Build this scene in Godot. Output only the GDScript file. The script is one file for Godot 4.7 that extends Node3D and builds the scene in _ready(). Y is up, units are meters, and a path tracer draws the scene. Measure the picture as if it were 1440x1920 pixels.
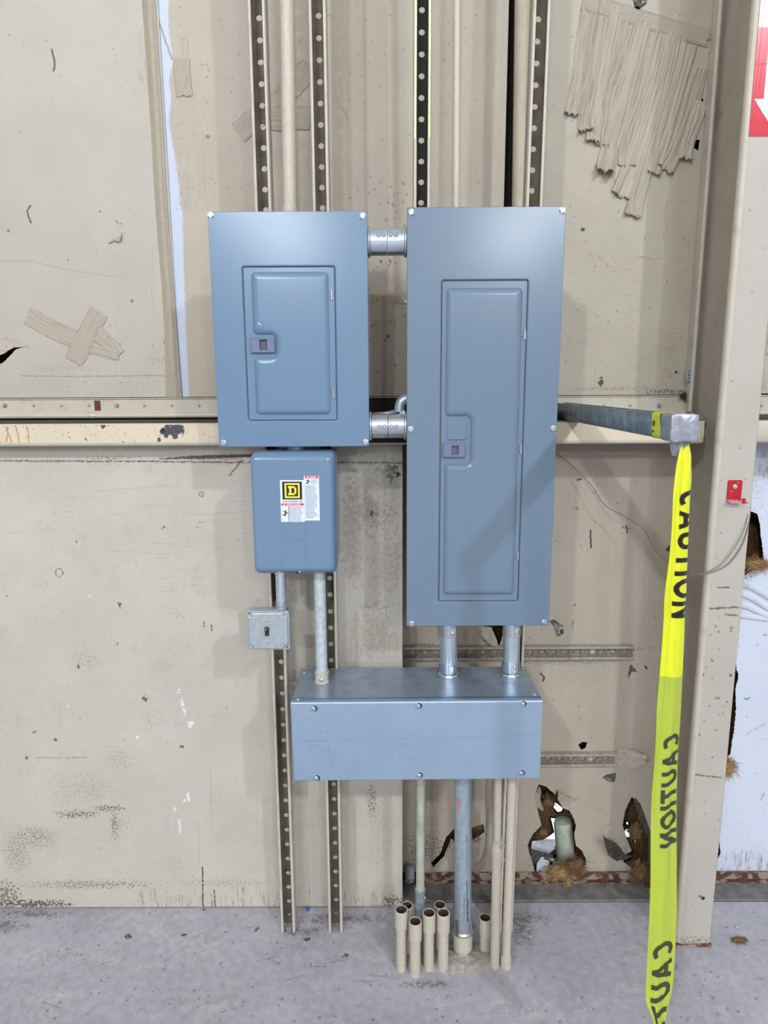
extends Node3D
# A warehouse wall: two breaker panels, a contactor box, a switch box and a wireway fixed to strut channel in front of an insulated girt wall.
# x runs along the wall, y is up, z comes out of the wall towards the camera. The plywood sheet's face is z = 0.

const FOCAL := 1288.0
const EYE := Vector3(0.0, 1.60, 1.88)
const WALL_Z := -0.118
const STRUT_Z := 0.104
const COVER_Z := 0.204
const GIRT_Z := 0.06
const COLUMN_Z := 0.154

var view := Basis.from_euler(Vector3(deg_to_rad(-10.5), deg_to_rad(0.1), deg_to_rad(-0.28)))
var rng := RandomNumberGenerator.new()
var used := {}
var M := {}

# ------------------------------------------------------------------ measuring
func at(px: float, py: float, z: float) -> Vector3:      # the point at depth z that the photograph shows at (px, py)
	var d := view * Vector3((px - 720.0) / FOCAL, (960.0 - py) / FOCAL, -1.0)
	return EYE + d * ((z - EYE.z) / d.z)

func on(px: float, py: float, h := 0.0) -> Vector3:      # the point at height h
	var d := view * Vector3((px - 720.0) / FOCAL, (960.0 - py) / FOCAL, -1.0)
	return EYE + d * ((h - EYE.y) / d.y)

# ------------------------------------------------------------------ naming
func numbered(called: String) -> String:
	if not used.has(called):
		used[called] = 0
		return called
	used[called] += 1
	return "%s_%03d" % [called, used[called]]

func tag(o: Node3D, label: String, category := "", group := "", kind := ""):
	if label: o.set_meta("label", label)
	if category: o.set_meta("category", category)
	if group: o.set_meta("group", group)
	if kind: o.set_meta("kind", kind)
	return o

func thing(called: String, label: String, category: String, where := Vector3.ZERO, group := "") -> Node3D:
	var o := Node3D.new()
	o.name = numbered(called)
	add_child(o)
	o.position = where
	tag(o, label, category, group, "thing")
	return o

func put(called: String, shape, mat: Material, parent: Node3D = null) -> MeshInstance3D:
	var o := MeshInstance3D.new()
	if shape is SurfaceTool:
		shape.generate_normals()
		o.mesh = shape.commit()
	else:
		o.mesh = shape
	o.material_override = mat
	if parent == null:
		o.name = numbered(called)
		add_child(o)
	else:
		o.name = called
		parent.add_child(o, true)
	return o

func struct(called: String, shape, mat: Material, label: String, category := "wall") -> MeshInstance3D:
	var o := put(called, shape, mat)
	tag(o, label, category, "", "structure")
	return o

func move(o: Node3D, p: Vector3, r := Vector3.ZERO):
	o.position = p
	o.rotation = r
	return o

# ------------------------------------------------------------------ shapes
func mb() -> SurfaceTool:
	var st := SurfaceTool.new()
	st.begin(Mesh.PRIMITIVE_TRIANGLES)
	st.set_smooth_group(-1)
	return st

func face(st: SurfaceTool, pts: Array, out: Vector3) -> void:
	var n: Vector3 = (pts[0] - pts[2]).cross(pts[0] - pts[1])
	var p := pts.duplicate()
	if n.dot(out) < 0.0: p.reverse()
	for i in range(1, p.size() - 1):
		st.add_vertex(p[0]); st.add_vertex(p[i]); st.add_vertex(p[i + 1])

func box(st: SurfaceTool, c: Vector3, s: Vector3, ch := 0.001, b := Basis.IDENTITY) -> void:
	var h := s * 0.5
	ch = minf(ch, minf(h.x, minf(h.y, h.z)) * 0.6)
	st.set_smooth_group(-1)
	var corner := func(sx: int, sy: int, sz: int, ax: int) -> Vector3:
		var v := Vector3(sx * (h.x - ch), sy * (h.y - ch), sz * (h.z - ch))
		if ax == 0: v.x = sx * h.x
		elif ax == 1: v.y = sy * h.y
		else: v.z = sz * h.z
		return c + b * v
	for s1 in [-1, 1]:
		face(st, [corner.call(s1, -1, -1, 0), corner.call(s1, 1, -1, 0), corner.call(s1, 1, 1, 0), corner.call(s1, -1, 1, 0)], b * Vector3(s1, 0, 0))
		face(st, [corner.call(-1, s1, -1, 1), corner.call(1, s1, -1, 1), corner.call(1, s1, 1, 1), corner.call(-1, s1, 1, 1)], b * Vector3(0, s1, 0))
		face(st, [corner.call(-1, -1, s1, 2), corner.call(1, -1, s1, 2), corner.call(1, 1, s1, 2), corner.call(-1, 1, s1, 2)], b * Vector3(0, 0, s1))
		for s2 in [-1, 1]:
			face(st, [corner.call(s1, s2, -1, 0), corner.call(s1, s2, 1, 0), corner.call(s1, s2, 1, 1), corner.call(s1, s2, -1, 1)], b * Vector3(s1, s2, 0))
			face(st, [corner.call(s1, -1, s2, 0), corner.call(s1, 1, s2, 0), corner.call(s1, 1, s2, 2), corner.call(s1, -1, s2, 2)], b * Vector3(s1, 0, s2))
			face(st, [corner.call(-1, s1, s2, 1), corner.call(1, s1, s2, 1), corner.call(1, s1, s2, 2), corner.call(-1, s1, s2, 2)], b * Vector3(0, s1, s2))
			for s3 in [-1, 1]:
				face(st, [corner.call(s1, s2, s3, 0), corner.call(s1, s2, s3, 1), corner.call(s1, s2, s3, 2)], b * Vector3(s1, s2, s3))

func loft(st: SurfaceTool, rings: Array, smooth := true, closed := true, group := 0) -> void:
	for i in rings.size() - 1:
		st.set_smooth_group(group if smooth else group + i)
		var a: PackedVector3Array = rings[i]
		var b: PackedVector3Array = rings[i + 1]
		var n := a.size()
		for j in (n if closed else n - 1):
			var k := (j + 1) % n
			st.add_vertex(a[j]); st.add_vertex(b[k]); st.add_vertex(a[k])
			st.add_vertex(a[j]); st.add_vertex(b[j]); st.add_vertex(b[k])

func cap(st: SurfaceTool, ring: PackedVector3Array, out: Vector3, group := -1) -> void:
	st.set_smooth_group(group)
	var u := out.cross(Vector3.UP if absf(out.y) < 0.9 else Vector3.RIGHT).normalized()
	var v := out.cross(u)
	var flat := PackedVector2Array()
	for p in ring: flat.append(Vector2(p.dot(u), p.dot(v)))
	var t := Geometry2D.triangulate_polygon(flat)
	for i in range(0, t.size(), 3):
		var n := (ring[t[i]] - ring[t[i + 2]]).cross(ring[t[i]] - ring[t[i + 1]])
		st.add_vertex(ring[t[i]])
		if n.dot(out) >= 0.0:
			st.add_vertex(ring[t[i + 1]]); st.add_vertex(ring[t[i + 2]])
		else:
			st.add_vertex(ring[t[i + 2]]); st.add_vertex(ring[t[i + 1]])

func rr(x0: float, y0: float, x1: float, y1: float, r: float, z: float, n := 5) -> PackedVector3Array:   # a rounded rectangle, counter-clockwise
	return outline([Vector2(x0, y0), Vector2(x1, y0), Vector2(x1, y1), Vector2(x0, y1)], 0.0, r, z, n)

func outline(poly: Array, inset: float, r: float, z: float, n := 5) -> PackedVector3Array:   # corners counter-clockwise, moved inwards and rounded
	var out := PackedVector3Array()
	var k := poly.size()
	for i in k:
		var p: Vector2 = poly[i]
		var d0: Vector2 = (p - poly[(i + k - 1) % k]).normalized()
		var d1: Vector2 = (poly[(i + 1) % k] - p).normalized()
		var n0 := Vector2(-d0.y, d0.x)
		var n1 := Vector2(-d1.y, d1.x)
		var turn := d0.cross(d1)
		var bis := (n0 + n1) / maxf(0.05, 1.0 + n0.dot(n1))
		var q: Vector2 = p + bis * inset
		var rad := maxf(0.0003, r - inset) if turn > 0.0 else maxf(0.0003, r + inset)
		var half := absf(d0.angle_to(d1)) * 0.5
		var away := rad * tan(half)
		var c := q - d0 * away + (n0 if turn > 0.0 else -n0) * rad
		var from: Vector2 = (q - d0 * away) - c
		for j in n + 1:
			var a: float = d0.angle_to(d1) * j / n
			var v := c + from.rotated(a)
			out.append(Vector3(v.x, v.y, z))
	return out

func lathe(st: SurfaceTool, profile: Array, xf := Transform3D.IDENTITY, segs := 28, smooth := false) -> void:   # profile of Vector2(radius, height along y)
	var rings := []
	for p in profile:
		var ring := PackedVector3Array()
		for j in segs:
			var a := TAU * j / segs
			ring.append(xf * Vector3(cos(a) * p.x, p.y, sin(a) * p.x))
		rings.append(ring)
	loft(st, rings, smooth, true, 10)

func along(a: Vector3, b: Vector3) -> Transform3D:        # y axis from a to b, origin at a
	var y := (b - a).normalized()
	var x := y.cross(Vector3.FORWARD if absf(y.z) < 0.9 else Vector3.UP).normalized()
	return Transform3D(Basis(x, y, x.cross(y)), a)

func pipe(st: SurfaceTool, a: Vector3, b: Vector3, r: float, segs := 28) -> void:
	var l := a.distance_to(b)
	lathe(st, [Vector2(0.0001, 0), Vector2(r, 0), Vector2(r, l), Vector2(0.0001, l)], along(a, b), segs)

func tube(st: SurfaceTool, path: Array, r, segs := 8, group := 0) -> void:
	var rings := []
	var up := Vector3(0.31, 0.2, 0.93).normalized()
	for i in path.size():
		var d: Vector3 = (path[mini(i + 1, path.size() - 1)] - path[maxi(i - 1, 0)]).normalized()
		var x := d.cross(up).normalized()
		var y := x.cross(d)
		var ring := PackedVector3Array()
		var rad: float = r[i] if r is Array else r
		for j in segs:
			var a := TAU * j / segs
			ring.append(path[i] + (x * cos(a) + y * sin(a)) * rad)
		rings.append(ring)
	loft(st, rings, true, true, group)

func curve(pts: Array, steps := 8) -> Array:              # Catmull-Rom through the points
	var out := []
	for i in pts.size() - 1:
		var p0 = pts[maxi(i - 1, 0)]
		var p1 = pts[i]
		var p2 = pts[i + 1]
		var p3 = pts[mini(i + 2, pts.size() - 1)]
		for s in steps:
			var t := float(s) / steps
			out.append(0.5 * (2.0 * p1 + (p2 - p0) * t + (2.0 * p0 - 5.0 * p1 + 4.0 * p2 - p3) * t * t + (3.0 * p1 - p0 - 3.0 * p2 + p3) * t * t * t))
	out.append(pts[-1])
	return out

func screw_shape(r: float, h: float, cross := true) -> ArrayMesh:   # a pan head facing +z whose slot is a real gap
	var st := mb()
	var base := PackedVector3Array()
	var mid := PackedVector3Array()
	for j in 20:
		var a := -TAU * j / 20
		base.append(Vector3(cos(a) * r, sin(a) * r, 0)); mid.append(Vector3(cos(a) * r, sin(a) * r, h * 0.45))
	loft(st, [base, mid])
	cap(st, mid, Vector3.BACK)
	var w := r * 0.13
	for q in (4 if cross else 2):
		var b := Basis(Vector3.BACK, q * (PI / 2 if cross else PI) + 0.5)
		var low := PackedVector3Array()
		var top := PackedVector3Array()
		var top2 := PackedVector3Array()
		var a0 := asin(w / r)
		var a1 := (PI / 2 if cross else PI) - a0
		var pts := []
		for j in 9:
			var a := lerpf(a0, a1, j / 8.0)
			pts.append(Vector2(cos(a), sin(a)) * r)
		if cross: pts.append(Vector2(w, w))
		var c := Vector2.ZERO
		for p in pts: c += p / pts.size()
		for p in pts:
			var rim: bool = p.length() > r * 0.9
			low.append(b * Vector3(p.x, p.y, h * 0.4))
			var e: Vector2 = p * (0.9 if rim else 1.0)
			top.append(b * Vector3(e.x, e.y, h * 0.78 if rim else h * 0.95))
			var e2: Vector2 = p * (0.62 if rim else 1.02)
			top2.append(b * Vector3(e2.x, e2.y, h))
		loft(st, [low, top, top2], false, true, 3)
		cap(st, top2, Vector3.BACK)
	st.generate_normals()
	return st.commit()

func hole_plate(st: SurfaceTool, x0: float, x1: float, y0: float, y1: float, z: float, thick: float, holes: Array, r: float, segs := 16) -> void:   # a strip along y with round holes on its middle line
	var cx := (x0 + x1) / 2
	var prev := y0
	for i in holes.size():
		var hy: float = holes[i]
		var top: float = y1 if i == holes.size() - 1 else (hy + holes[i + 1]) / 2
		st.set_smooth_group(-1)
		for j in segs:
			var p := []
			for k in [j, j + 1]:
				var a: float = TAU * k / segs + 0.001
				var d := Vector2(cos(a), sin(a))
				var t := INF
				if absf(d.x) > 1e-5: t = minf(t, ((x1 - cx) if d.x > 0 else (cx - x0)) / absf(d.x))
				if absf(d.y) > 1e-5: t = minf(t, ((top - hy) if d.y > 0 else (hy - prev)) / absf(d.y))
				p.append(Vector3(cx + d.x * r, hy + d.y * r, z)); p.append(Vector3(cx + d.x * t, hy + d.y * t, z))
			face(st, [p[0], p[1], p[3], p[2]], Vector3.BACK)
			var mid_a := TAU * (j + 0.5) / segs
			var q := Vector3(cx + (x1 - cx) * signf(cos(mid_a)), (top if sin(mid_a) > 0 else prev), z)
			if absf(p[1].x - p[3].x) > 1e-6 and absf(p[1].y - p[3].y) > 1e-6:
				face(st, [p[1], q, p[3]], Vector3.BACK)
			if thick > 0.0:
				face(st, [p[0], p[2], p[2] - Vector3(0, 0, thick), p[0] - Vector3(0, 0, thick)], Vector3(-cos(mid_a), -sin(mid_a), 0))
		prev = top

func holed_sheet(st: SurfaceTool, rect: Rect2, holes: Array, z: float, uv: Rect2) -> void:   # a sheet facing +z with openings, with UVs over uv
	var cuts := [rect.position.x]
	for h in holes:
		var c := Vector2.ZERO
		for p in h: c += p / h.size()
		cuts.append(c.x)
	cuts.append(rect.end.x)
	cuts.sort()
	st.set_smooth_group(-1)
	for i in cuts.size() - 1:
		if cuts[i + 1] - cuts[i] < 1e-5: continue
		var strips := [PackedVector2Array([Vector2(cuts[i], rect.position.y), Vector2(cuts[i + 1], rect.position.y), Vector2(cuts[i + 1], rect.end.y), Vector2(cuts[i], rect.end.y)])]
		for h in holes:
			var next := []
			for s in strips:
				for q in Geometry2D.clip_polygons(s, PackedVector2Array(h)):
					next.append(q)
			strips = next
		for s in strips:
			var t := Geometry2D.triangulate_polygon(s)
			for k in range(0, t.size(), 3):
				var tri := [s[t[k]], s[t[k + 1]], s[t[k + 2]]]
				if (tri[1] - tri[0]).cross(tri[2] - tri[0]) > 0: tri.reverse()
				for p in tri:
					st.set_uv(Vector2((p.x - uv.position.x) / uv.size.x, 1.0 - (p.y - uv.position.y) / uv.size.y))
					st.add_vertex(Vector3(p.x, p.y, z))

func poly_px(pts: Array, z: float) -> Array:              # photograph points to an outline on the plane z
	var out := []
	for p in pts:
		var v := at(p[0], p[1], z)
		out.append(Vector2(v.x, v.y))
	return out

func torn_px(pts: Array, z: float, seed_: int, amount := 0.0022) -> Array:   # an outline from the photograph with a ragged edge
	var base := poly_px(pts, z)
	var n := noise(0.06, seed_)
	var out := []
	for i in base.size():
		var a: Vector2 = base[i]
		var b: Vector2 = base[(i + 1) % base.size()]
		var steps := maxi(1, int(a.distance_to(b) / 0.003))
		for k in steps:
			var p := a.lerp(b, float(k) / steps)
			out.append(p + Vector2(n.get_noise_2d(p.x * 9000.0, p.y * 9000.0), n.get_noise_2d(p.y * 9000.0 + 500.0, p.x * 9000.0)) * amount)
	return out

func big_tear() -> Array:
	return zoomed([[95, 408], [140, 425], [193, 470], [200, 432], [215, 500], [245, 548], [275, 562], [300, 610], [313, 650], [302, 700], [312, 770], [350, 800], [372, 850], [370, 885], [260, 892], [130, 892], [95, 935], [74, 930], [55, 860], [36, 800], [30, 760], [60, 700], [110, 650], [84, 545], [72, 480]])

func wedge_tear() -> Array:
	return zoomed([[640, 484], [690, 520], [748, 680], [750, 900], [748, 1010], [715, 990], [640, 900], [590, 862], [606, 820], [640, 800], [608, 720], [586, 650], [602, 560]])

func zoomed(pts: Array) -> Array:                         # points read in an enlargement of the photograph's lower right
	return pts.map(func(p): return [980.0 + p[0] / 3.13, 1340.0 + p[1] / 3.13])

# ------------------------------------------------------------------ materials
func noise(freq: float, seed_: int, type := FastNoiseLite.TYPE_SIMPLEX_SMOOTH, oct := 4) -> FastNoiseLite:
	var n := FastNoiseLite.new()
	n.noise_type = type
	n.frequency = freq
	n.seed = seed_
	n.fractal_octaves = oct
	return n

func ramp_tex(stops: Array, freq: float, seed_: int, size := 512, oct := 5) -> NoiseTexture2D:
	var g := Gradient.new()
	g.offsets = PackedFloat32Array(stops.map(func(s): return s[0]))
	g.colors = PackedColorArray(stops.map(func(s): return s[1]))
	var t := NoiseTexture2D.new()
	t.width = size
	t.height = size
	t.seamless = true
	t.noise = noise(freq, seed_, FastNoiseLite.TYPE_SIMPLEX_SMOOTH, oct)
	t.color_ramp = g
	return t

func c8(r: int, g: int, b: int) -> Color:
	return Color8(r, g, b)

func plain(col: Color, rough := 0.5, metal := 0.0) -> StandardMaterial3D:
	var m := StandardMaterial3D.new()
	m.albedo_color = col
	m.roughness = rough
	m.metallic = metal
	m.cull_mode = BaseMaterial3D.CULL_DISABLED
	return m

func noisy(stops: Array, freq: float, scale: float, rough := 0.6, metal := 0.0, seed_ := 1, bump := 0.0) -> StandardMaterial3D:
	var m := plain(Color.WHITE, rough, metal)
	m.albedo_texture = ramp_tex(stops, freq, seed_)
	m.uv1_triplanar = true
	m.uv1_world_triplanar = true
	m.uv1_scale = Vector3.ONE * scale
	if bump > 0.0:
		m.heightmap_enabled = true
		m.heightmap_scale = bump
		m.heightmap_texture = ramp_tex([[0.0, Color.BLACK], [1.0, Color.WHITE]], freq * 2.0, seed_ + 50)
	return m

func make_materials() -> void:
	var cr := [[0.0, c8(150, 143, 130)], [0.3, c8(168, 161, 147)], [0.55, c8(172, 165, 151)], [1.0, c8(177, 170, 157)]]
	M.cream = noisy(cr, 0.012, 1.3, 0.55, 0.0, 3)
	M.cream_pipe = noisy([[0.0, c8(168, 160, 147)], [0.3, c8(184, 177, 163)], [0.7, c8(190, 183, 169)], [1.0, c8(196, 189, 176)]], 0.03, 4.0, 0.45, 0.0, 5)
	M.cream_bright = noisy([[0.0, c8(168, 160, 146)], [0.3, c8(188, 181, 167)], [1.0, c8(194, 187, 174)]], 0.015, 2.0, 0.45, 0.0, 6)
	M.cream_dusty = noisy([[0.0, c8(122, 115, 103)], [0.35, c8(152, 145, 132)], [0.6, c8(164, 157, 143)], [1.0, c8(176, 169, 156)]], 0.03, 4.0, 0.7, 0.0, 7)
	M.tape_old = noisy([[0.0, c8(152, 144, 129)], [0.3, c8(165, 157, 143)], [1.0, c8(173, 165, 151)]], 0.02, 3.0, 0.6, 0.0, 8)
	M.tape_dirty = noisy([[0.0, c8(138, 130, 116)], [0.3, c8(160, 152, 137)], [1.0, c8(170, 162, 148)]], 0.02, 4.0, 0.6, 0.0, 9)
	M.bare_strut = noisy([[0.0, c8(88, 81, 68)], [0.4, c8(104, 97, 83)], [1.0, c8(118, 110, 95)]], 0.012, 3.0, 0.7, 0.1, 11)
	M.black_strut = noisy([[0.0, c8(22, 20, 18)], [1.0, c8(48, 43, 38)]], 0.02, 3.0, 0.7, 0.1, 12)
	M.zinc = noisy([[0.0, c8(176, 186, 130)], [0.5, c8(196, 214, 160)], [1.0, c8(222, 220, 178)]], 0.008, 2.5, 0.32, 0.55, 13)
	M.grey = noisy([[0.0, c8(103, 129, 157)], [1.0, c8(107, 133, 161)]], 0.05, 8.0, 0.21, 0.0, 14)
	M.grey_tall = noisy([[0.0, c8(104, 123, 144)], [1.0, c8(108, 127, 148)]], 0.05, 8.0, 0.21, 0.0, 10)
	M.latch = plain(c8(104, 114, 142), 0.45)
	M.dark = plain(c8(30, 31, 36), 0.7)
	M.box_side = plain(c8(96, 104, 112), 0.5, 0.3)
	M.galv = noisy([[0.0, c8(186, 200, 216)], [0.5, c8(204, 217, 231)], [1.0, c8(222, 233, 244)]], 0.03, 8.0, 0.22, 0.8, 15)
	M.galv_dull = noisy([[0.0, c8(150, 162, 176)], [0.5, c8(166, 179, 194)], [1.0, c8(178, 191, 206)]], 0.02, 5.0, 0.38, 0.5, 16)
	M.chrome = plain(c8(206, 212, 220), 0.22, 0.95)
	M.screw = plain(c8(196, 203, 213), 0.28, 0.9)
	M.trough = noisy([[0.0, c8(150, 171, 197)], [0.5, c8(157, 178, 204)], [1.0, c8(162, 183, 208)]], 0.008, 5.0, 0.42, 0.55, 17)
	M.trough_top = noisy([[0.0, c8(140, 155, 176)], [0.4, c8(158, 174, 194)], [0.75, c8(164, 180, 200)], [1.0, c8(180, 196, 214)]], 0.01, 3.0, 0.30, 0.6, 18)
	M.galv_box = noisy([[0.0, c8(160, 170, 178)], [0.5, c8(172, 183, 190)], [1.0, c8(180, 191, 198)]], 0.02, 5.0, 0.3, 0.4, 55)
	M.bore = noisy([[0.0, c8(38, 26, 20)], [0.5, c8(70, 48, 36)], [1.0, c8(104, 78, 60)]], 0.04, 8.0, 0.9, 0.0, 56)
	M.emt_pale = noisy([[0.0, c8(150, 153, 140)], [0.5, c8(178, 180, 166)], [1.0, c8(196, 198, 184)]], 0.01, 3.0, 0.45, 0.15, 19)
	M.emt_white = noisy([[0.0, c8(160, 170, 176)], [0.5, c8(190, 202, 209)], [1.0, c8(206, 216, 222)]], 0.02, 5.0, 0.42, 0.25, 20)
	M.rust = noisy([[0.0, c8(58, 36, 32)], [0.42, c8(92, 56, 50)], [0.52, c8(104, 68, 60)], [0.58, c8(140, 128, 114)], [1.0, c8(156, 146, 130)]], 0.02, 2.2, 0.8, 0.0, 21)
	M.white_vinyl = noisy([[0.0, c8(176, 182, 196)], [0.25, c8(196, 203, 218)], [1.0, c8(206, 213, 229)]], 0.01, 1.6, 0.45, 0.0, 22)
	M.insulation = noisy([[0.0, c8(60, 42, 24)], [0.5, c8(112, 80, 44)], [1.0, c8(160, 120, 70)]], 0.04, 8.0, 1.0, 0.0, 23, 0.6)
	M.fluff = noisy([[0.0, c8(132, 98, 62)], [0.5, c8(172, 138, 96)], [1.0, c8(200, 174, 136)]], 0.04, 10.0, 1.0, 0.0, 24)
	M.fluff_dark = noisy([[0.0, c8(74, 54, 34)], [0.5, c8(122, 94, 62)], [1.0, c8(166, 136, 98)]], 0.04, 10.0, 1.0, 0.0, 25)
	M.concrete_dark = noisy([[0.0, c8(92, 88, 87)], [0.5, c8(112, 108, 107)], [1.0, c8(128, 124, 122)]], 0.02, 2.0, 0.85, 0.0, 26, 0.05)
	M.concrete = noisy([[0.0, c8(146, 145, 150)], [0.5, c8(170, 169, 175)], [1.0, c8(184, 183, 188)]], 0.02, 1.5, 0.7, 0.0, 27)
	M.red = plain(c8(172, 16, 36), 0.35)
	M.sign_red = plain(c8(196, 10, 40), 0.25)
	M.sign_white = plain(c8(200, 209, 230), 0.25)
	M.duct = noisy([[0.0, c8(136, 140, 152)], [1.0, c8(170, 174, 186)]], 0.02, 6.0, 0.35, 0.35, 28)
	M.tape_yellow = plain(c8(222, 226, 38), 0.38)
	M.tape_yellow.backlight_enabled = true
	M.tape_yellow.backlight = c8(96, 102, 12)
	M.tape_back = plain(c8(172, 188, 64), 0.4)
	M.tape_back.backlight_enabled = true
	M.tape_back.backlight = c8(72, 80, 22)
	M.ink = plain(c8(20, 18, 16), 0.4)
	M.ink_through = plain(c8(52, 62, 40), 0.45)
	M.wire = plain(c8(120, 106, 98), 0.5)
	M.flap = noisy([[0.0, c8(152, 144, 131)], [0.5, c8(168, 160, 146)], [1.0, c8(182, 174, 160)]], 0.02, 5.0, 0.5, 0.0, 29)
	M.foil = noisy([[0.0, c8(54, 50, 48)], [0.5, c8(92, 88, 84)], [1.0, c8(146, 142, 138)]], 0.02, 8.0, 0.3, 0.4, 30)
	M.grime = noisy([[0.0, c8(40, 36, 32)], [1.0, c8(84, 76, 66)]], 0.04, 8.0, 0.9, 0.0, 31)
	M.paint_white = plain(c8(200, 202, 200), 0.7)
	M.outside = plain(c8(190, 188, 182), 0.9)

# a picture of paint, dirt and marks for one flat sheet; places are given in photograph pixels
class Canvas:
	var im: Image
	var rect: Rect2
	var z := 0.0
	var flat := false
	var host
	var rng := RandomNumberGenerator.new()
	var nz := FastNoiseLite.new()
	func setup(host_, rect_: Rect2, z_: float, per_metre: float, base: Array, seed_: int, rough := 1.0, flat_ := false):
		host = host_; rect = rect_; z = z_; flat = flat_
		rng.seed = seed_
		nz.seed = seed_; nz.frequency = 0.11; nz.fractal_octaves = 4
		var w := int(rect.size.x * per_metre)
		var h := int(rect.size.y * per_metre)
		var a: PackedByteArray = host.noise(0.006, seed_, FastNoiseLite.TYPE_SIMPLEX_SMOOTH, 4).get_image(w, h).get_data()
		var b: PackedByteArray = host.noise(0.07, seed_ + 1, FastNoiseLite.TYPE_SIMPLEX_SMOOTH, 4).get_image(w, h).get_data()
		var c: PackedByteArray = host.noise(0.4, seed_ + 2, FastNoiseLite.TYPE_VALUE, 2).get_image(w, h).get_data()
		var out := PackedByteArray()
		out.resize(w * h * 3)
		var c0: Color = base[0]
		var c1: Color = base[1]
		var c2: Color = base[2]
		var k := 0
		for i in w * h:
			var t := (a[i] * 0.45 + b[i] * 0.35 * rough + c[i] * 0.2) / 255.0 + 0.175 * (1.0 - rough)
			var d := maxf(0.0, (float(b[i]) - 196.0) / 60.0) * maxf(0.0, (float(a[i]) - 110.0) / 120.0) * 0.55 * rough
			if c[i] > 236 and b[i] > 150: d += 0.25 * rough
			var q := t * t
			out[k] = int(255.0 * (lerpf(lerpf(c0.r, c1.r, t), c2.r, d)))
			out[k + 1] = int(255.0 * (lerpf(lerpf(c0.g, c1.g, t), c2.g, d)))
			out[k + 2] = int(255.0 * (lerpf(lerpf(c0.b, c1.b, t), c2.b, d)))
			k += 3
		im = Image.create_from_data(w, h, false, Image.FORMAT_RGB8, out)
		return self
	func uv(px: float, py: float) -> Vector2:
		var p: Vector3 = host.on(px, py) if flat else host.at(px, py, z)
		var v := Vector2((p.x - rect.position.x) / rect.size.x, (p.z - rect.position.y) / rect.size.y if flat else 1.0 - (p.y - rect.position.y) / rect.size.y)
		return Vector2(v.x * im.get_width(), v.y * im.get_height())
	func mix(x: int, y: int, col: Color, a: float) -> void:
		if x >= 0 and y >= 0 and x < im.get_width() and y < im.get_height():
			im.set_pixel(x, y, im.get_pixel(x, y).lerp(col, clampf(a, 0.0, 1.0)))
	func line(pts: Array, width: float, col: Color, alpha := 0.7, rag := 0.4) -> void:   # width in canvas pixels
		for i in pts.size() - 1:
			var a := uv(pts[i][0], pts[i][1])
			var b := uv(pts[i + 1][0], pts[i + 1][1])
			var n := int(a.distance_to(b) * 2.0) + 1
			for s in n:
				var p := a.lerp(b, float(s) / n)
				var wob := nz.get_noise_2d(p.x * 0.5, p.y * 0.5) * rag * 4.0
				var w := maxf(0.6, width * (1.0 + nz.get_noise_2d(p.x * 3.0, p.y * 3.0 + 99.0) * rag * 1.5))
				for yy in range(int(-w), int(w) + 1):
					for xx in range(int(-w), int(w) + 1):
						if Vector2(xx, yy).length() <= w * 0.6 + 0.4:
							mix(int(p.x + wob + xx), int(p.y + wob * 0.5 + yy), col, alpha * 0.6)
	func blot(px: float, py: float, rx: float, ry: float, col: Color, alpha := 0.8, cover := 0.5, grain := 1.0) -> void:   # a ragged patch with a grain of its own; sizes in photograph pixels
		var c := uv(px, py)
		var e := uv(px + rx, py + ry)
		var ex := absf(e.x - c.x)
		var ey := absf(e.y - c.y)
		for y in range(int(c.y - ey), int(c.y + ey) + 1):
			for x in range(int(c.x - ex), int(c.x + ex) + 1):
				var d := Vector2((x - c.x) / maxf(ex, 0.5), (y - c.y) / maxf(ey, 0.5)).length()
				if d > 1.0: continue
				var n := nz.get_noise_2d(x * grain, y * grain) * 0.9 + 0.5 + (cover - 0.5) - d * d * 0.55
				if n > 0.32: mix(x, y, col, alpha * clampf((n - 0.32) * 9.0, 0.0, 1.0))
	func specks(px0: float, py0: float, px1: float, py1: float, count: int, size: float, col: Color, alpha := 0.7) -> void:
		for i in count:
			var c := uv(rng.randf_range(px0, px1), rng.randf_range(py0, py1))
			var r := size * rng.randf_range(0.3, 1.0)
			for y in range(int(-r - 1), int(r + 2)):
				for x in range(int(-r - 1), int(r + 2)):
					if Vector2(x, y * rng.randf_range(0.7, 1.3)).length() < r: mix(int(c.x) + x, int(c.y) + y, col, alpha * rng.randf_range(0.4, 1.0))
	func streaks(px0: float, px1: float, py0: float, py1: float, count: int, col: Color, alpha := 0.3) -> void:   # run-down dirt, each streak a grainy line
		for i in count:
			var x := rng.randf_range(px0, px1)
			var y := rng.randf_range(py0, py1)
			var a := uv(x, y)
			var b := uv(x + (718.0 - x) * -0.0, minf(py1, y + rng.randf_range(0.2, 1.0) * (py1 - py0)))
			var w := rng.randi_range(1, 3)
			for yy in range(int(a.y), int(b.y)):
				var n := nz.get_noise_2d(a.x * 4.0, yy * 0.25) + 0.5
				for xx in w:
					if rng.randf() < n: mix(int(a.x) + xx, yy, col, alpha * n)
	func material(rough := 0.55) -> StandardMaterial3D:
		var m := StandardMaterial3D.new()
		m.albedo_texture = ImageTexture.create_from_image(im)
		m.roughness = rough
		m.cull_mode = BaseMaterial3D.CULL_DISABLED
		return m

# ------------------------------------------------------------------ the scene
func _ready() -> void:
	rng.seed = 7
	camera_and_light()
	make_materials()
	build_shell()
	build_upper_wall()
	build_lower_wall()
	build_right_bay()
	build_steel()
	build_struts()
	build_panels()
	build_contactor()
	build_switch_box()
	build_trough()
	build_conduits()
	build_floor_pipes()
	build_arm_and_tape()
	build_small_things()
	build_old_tape()
	build_tears()

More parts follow.
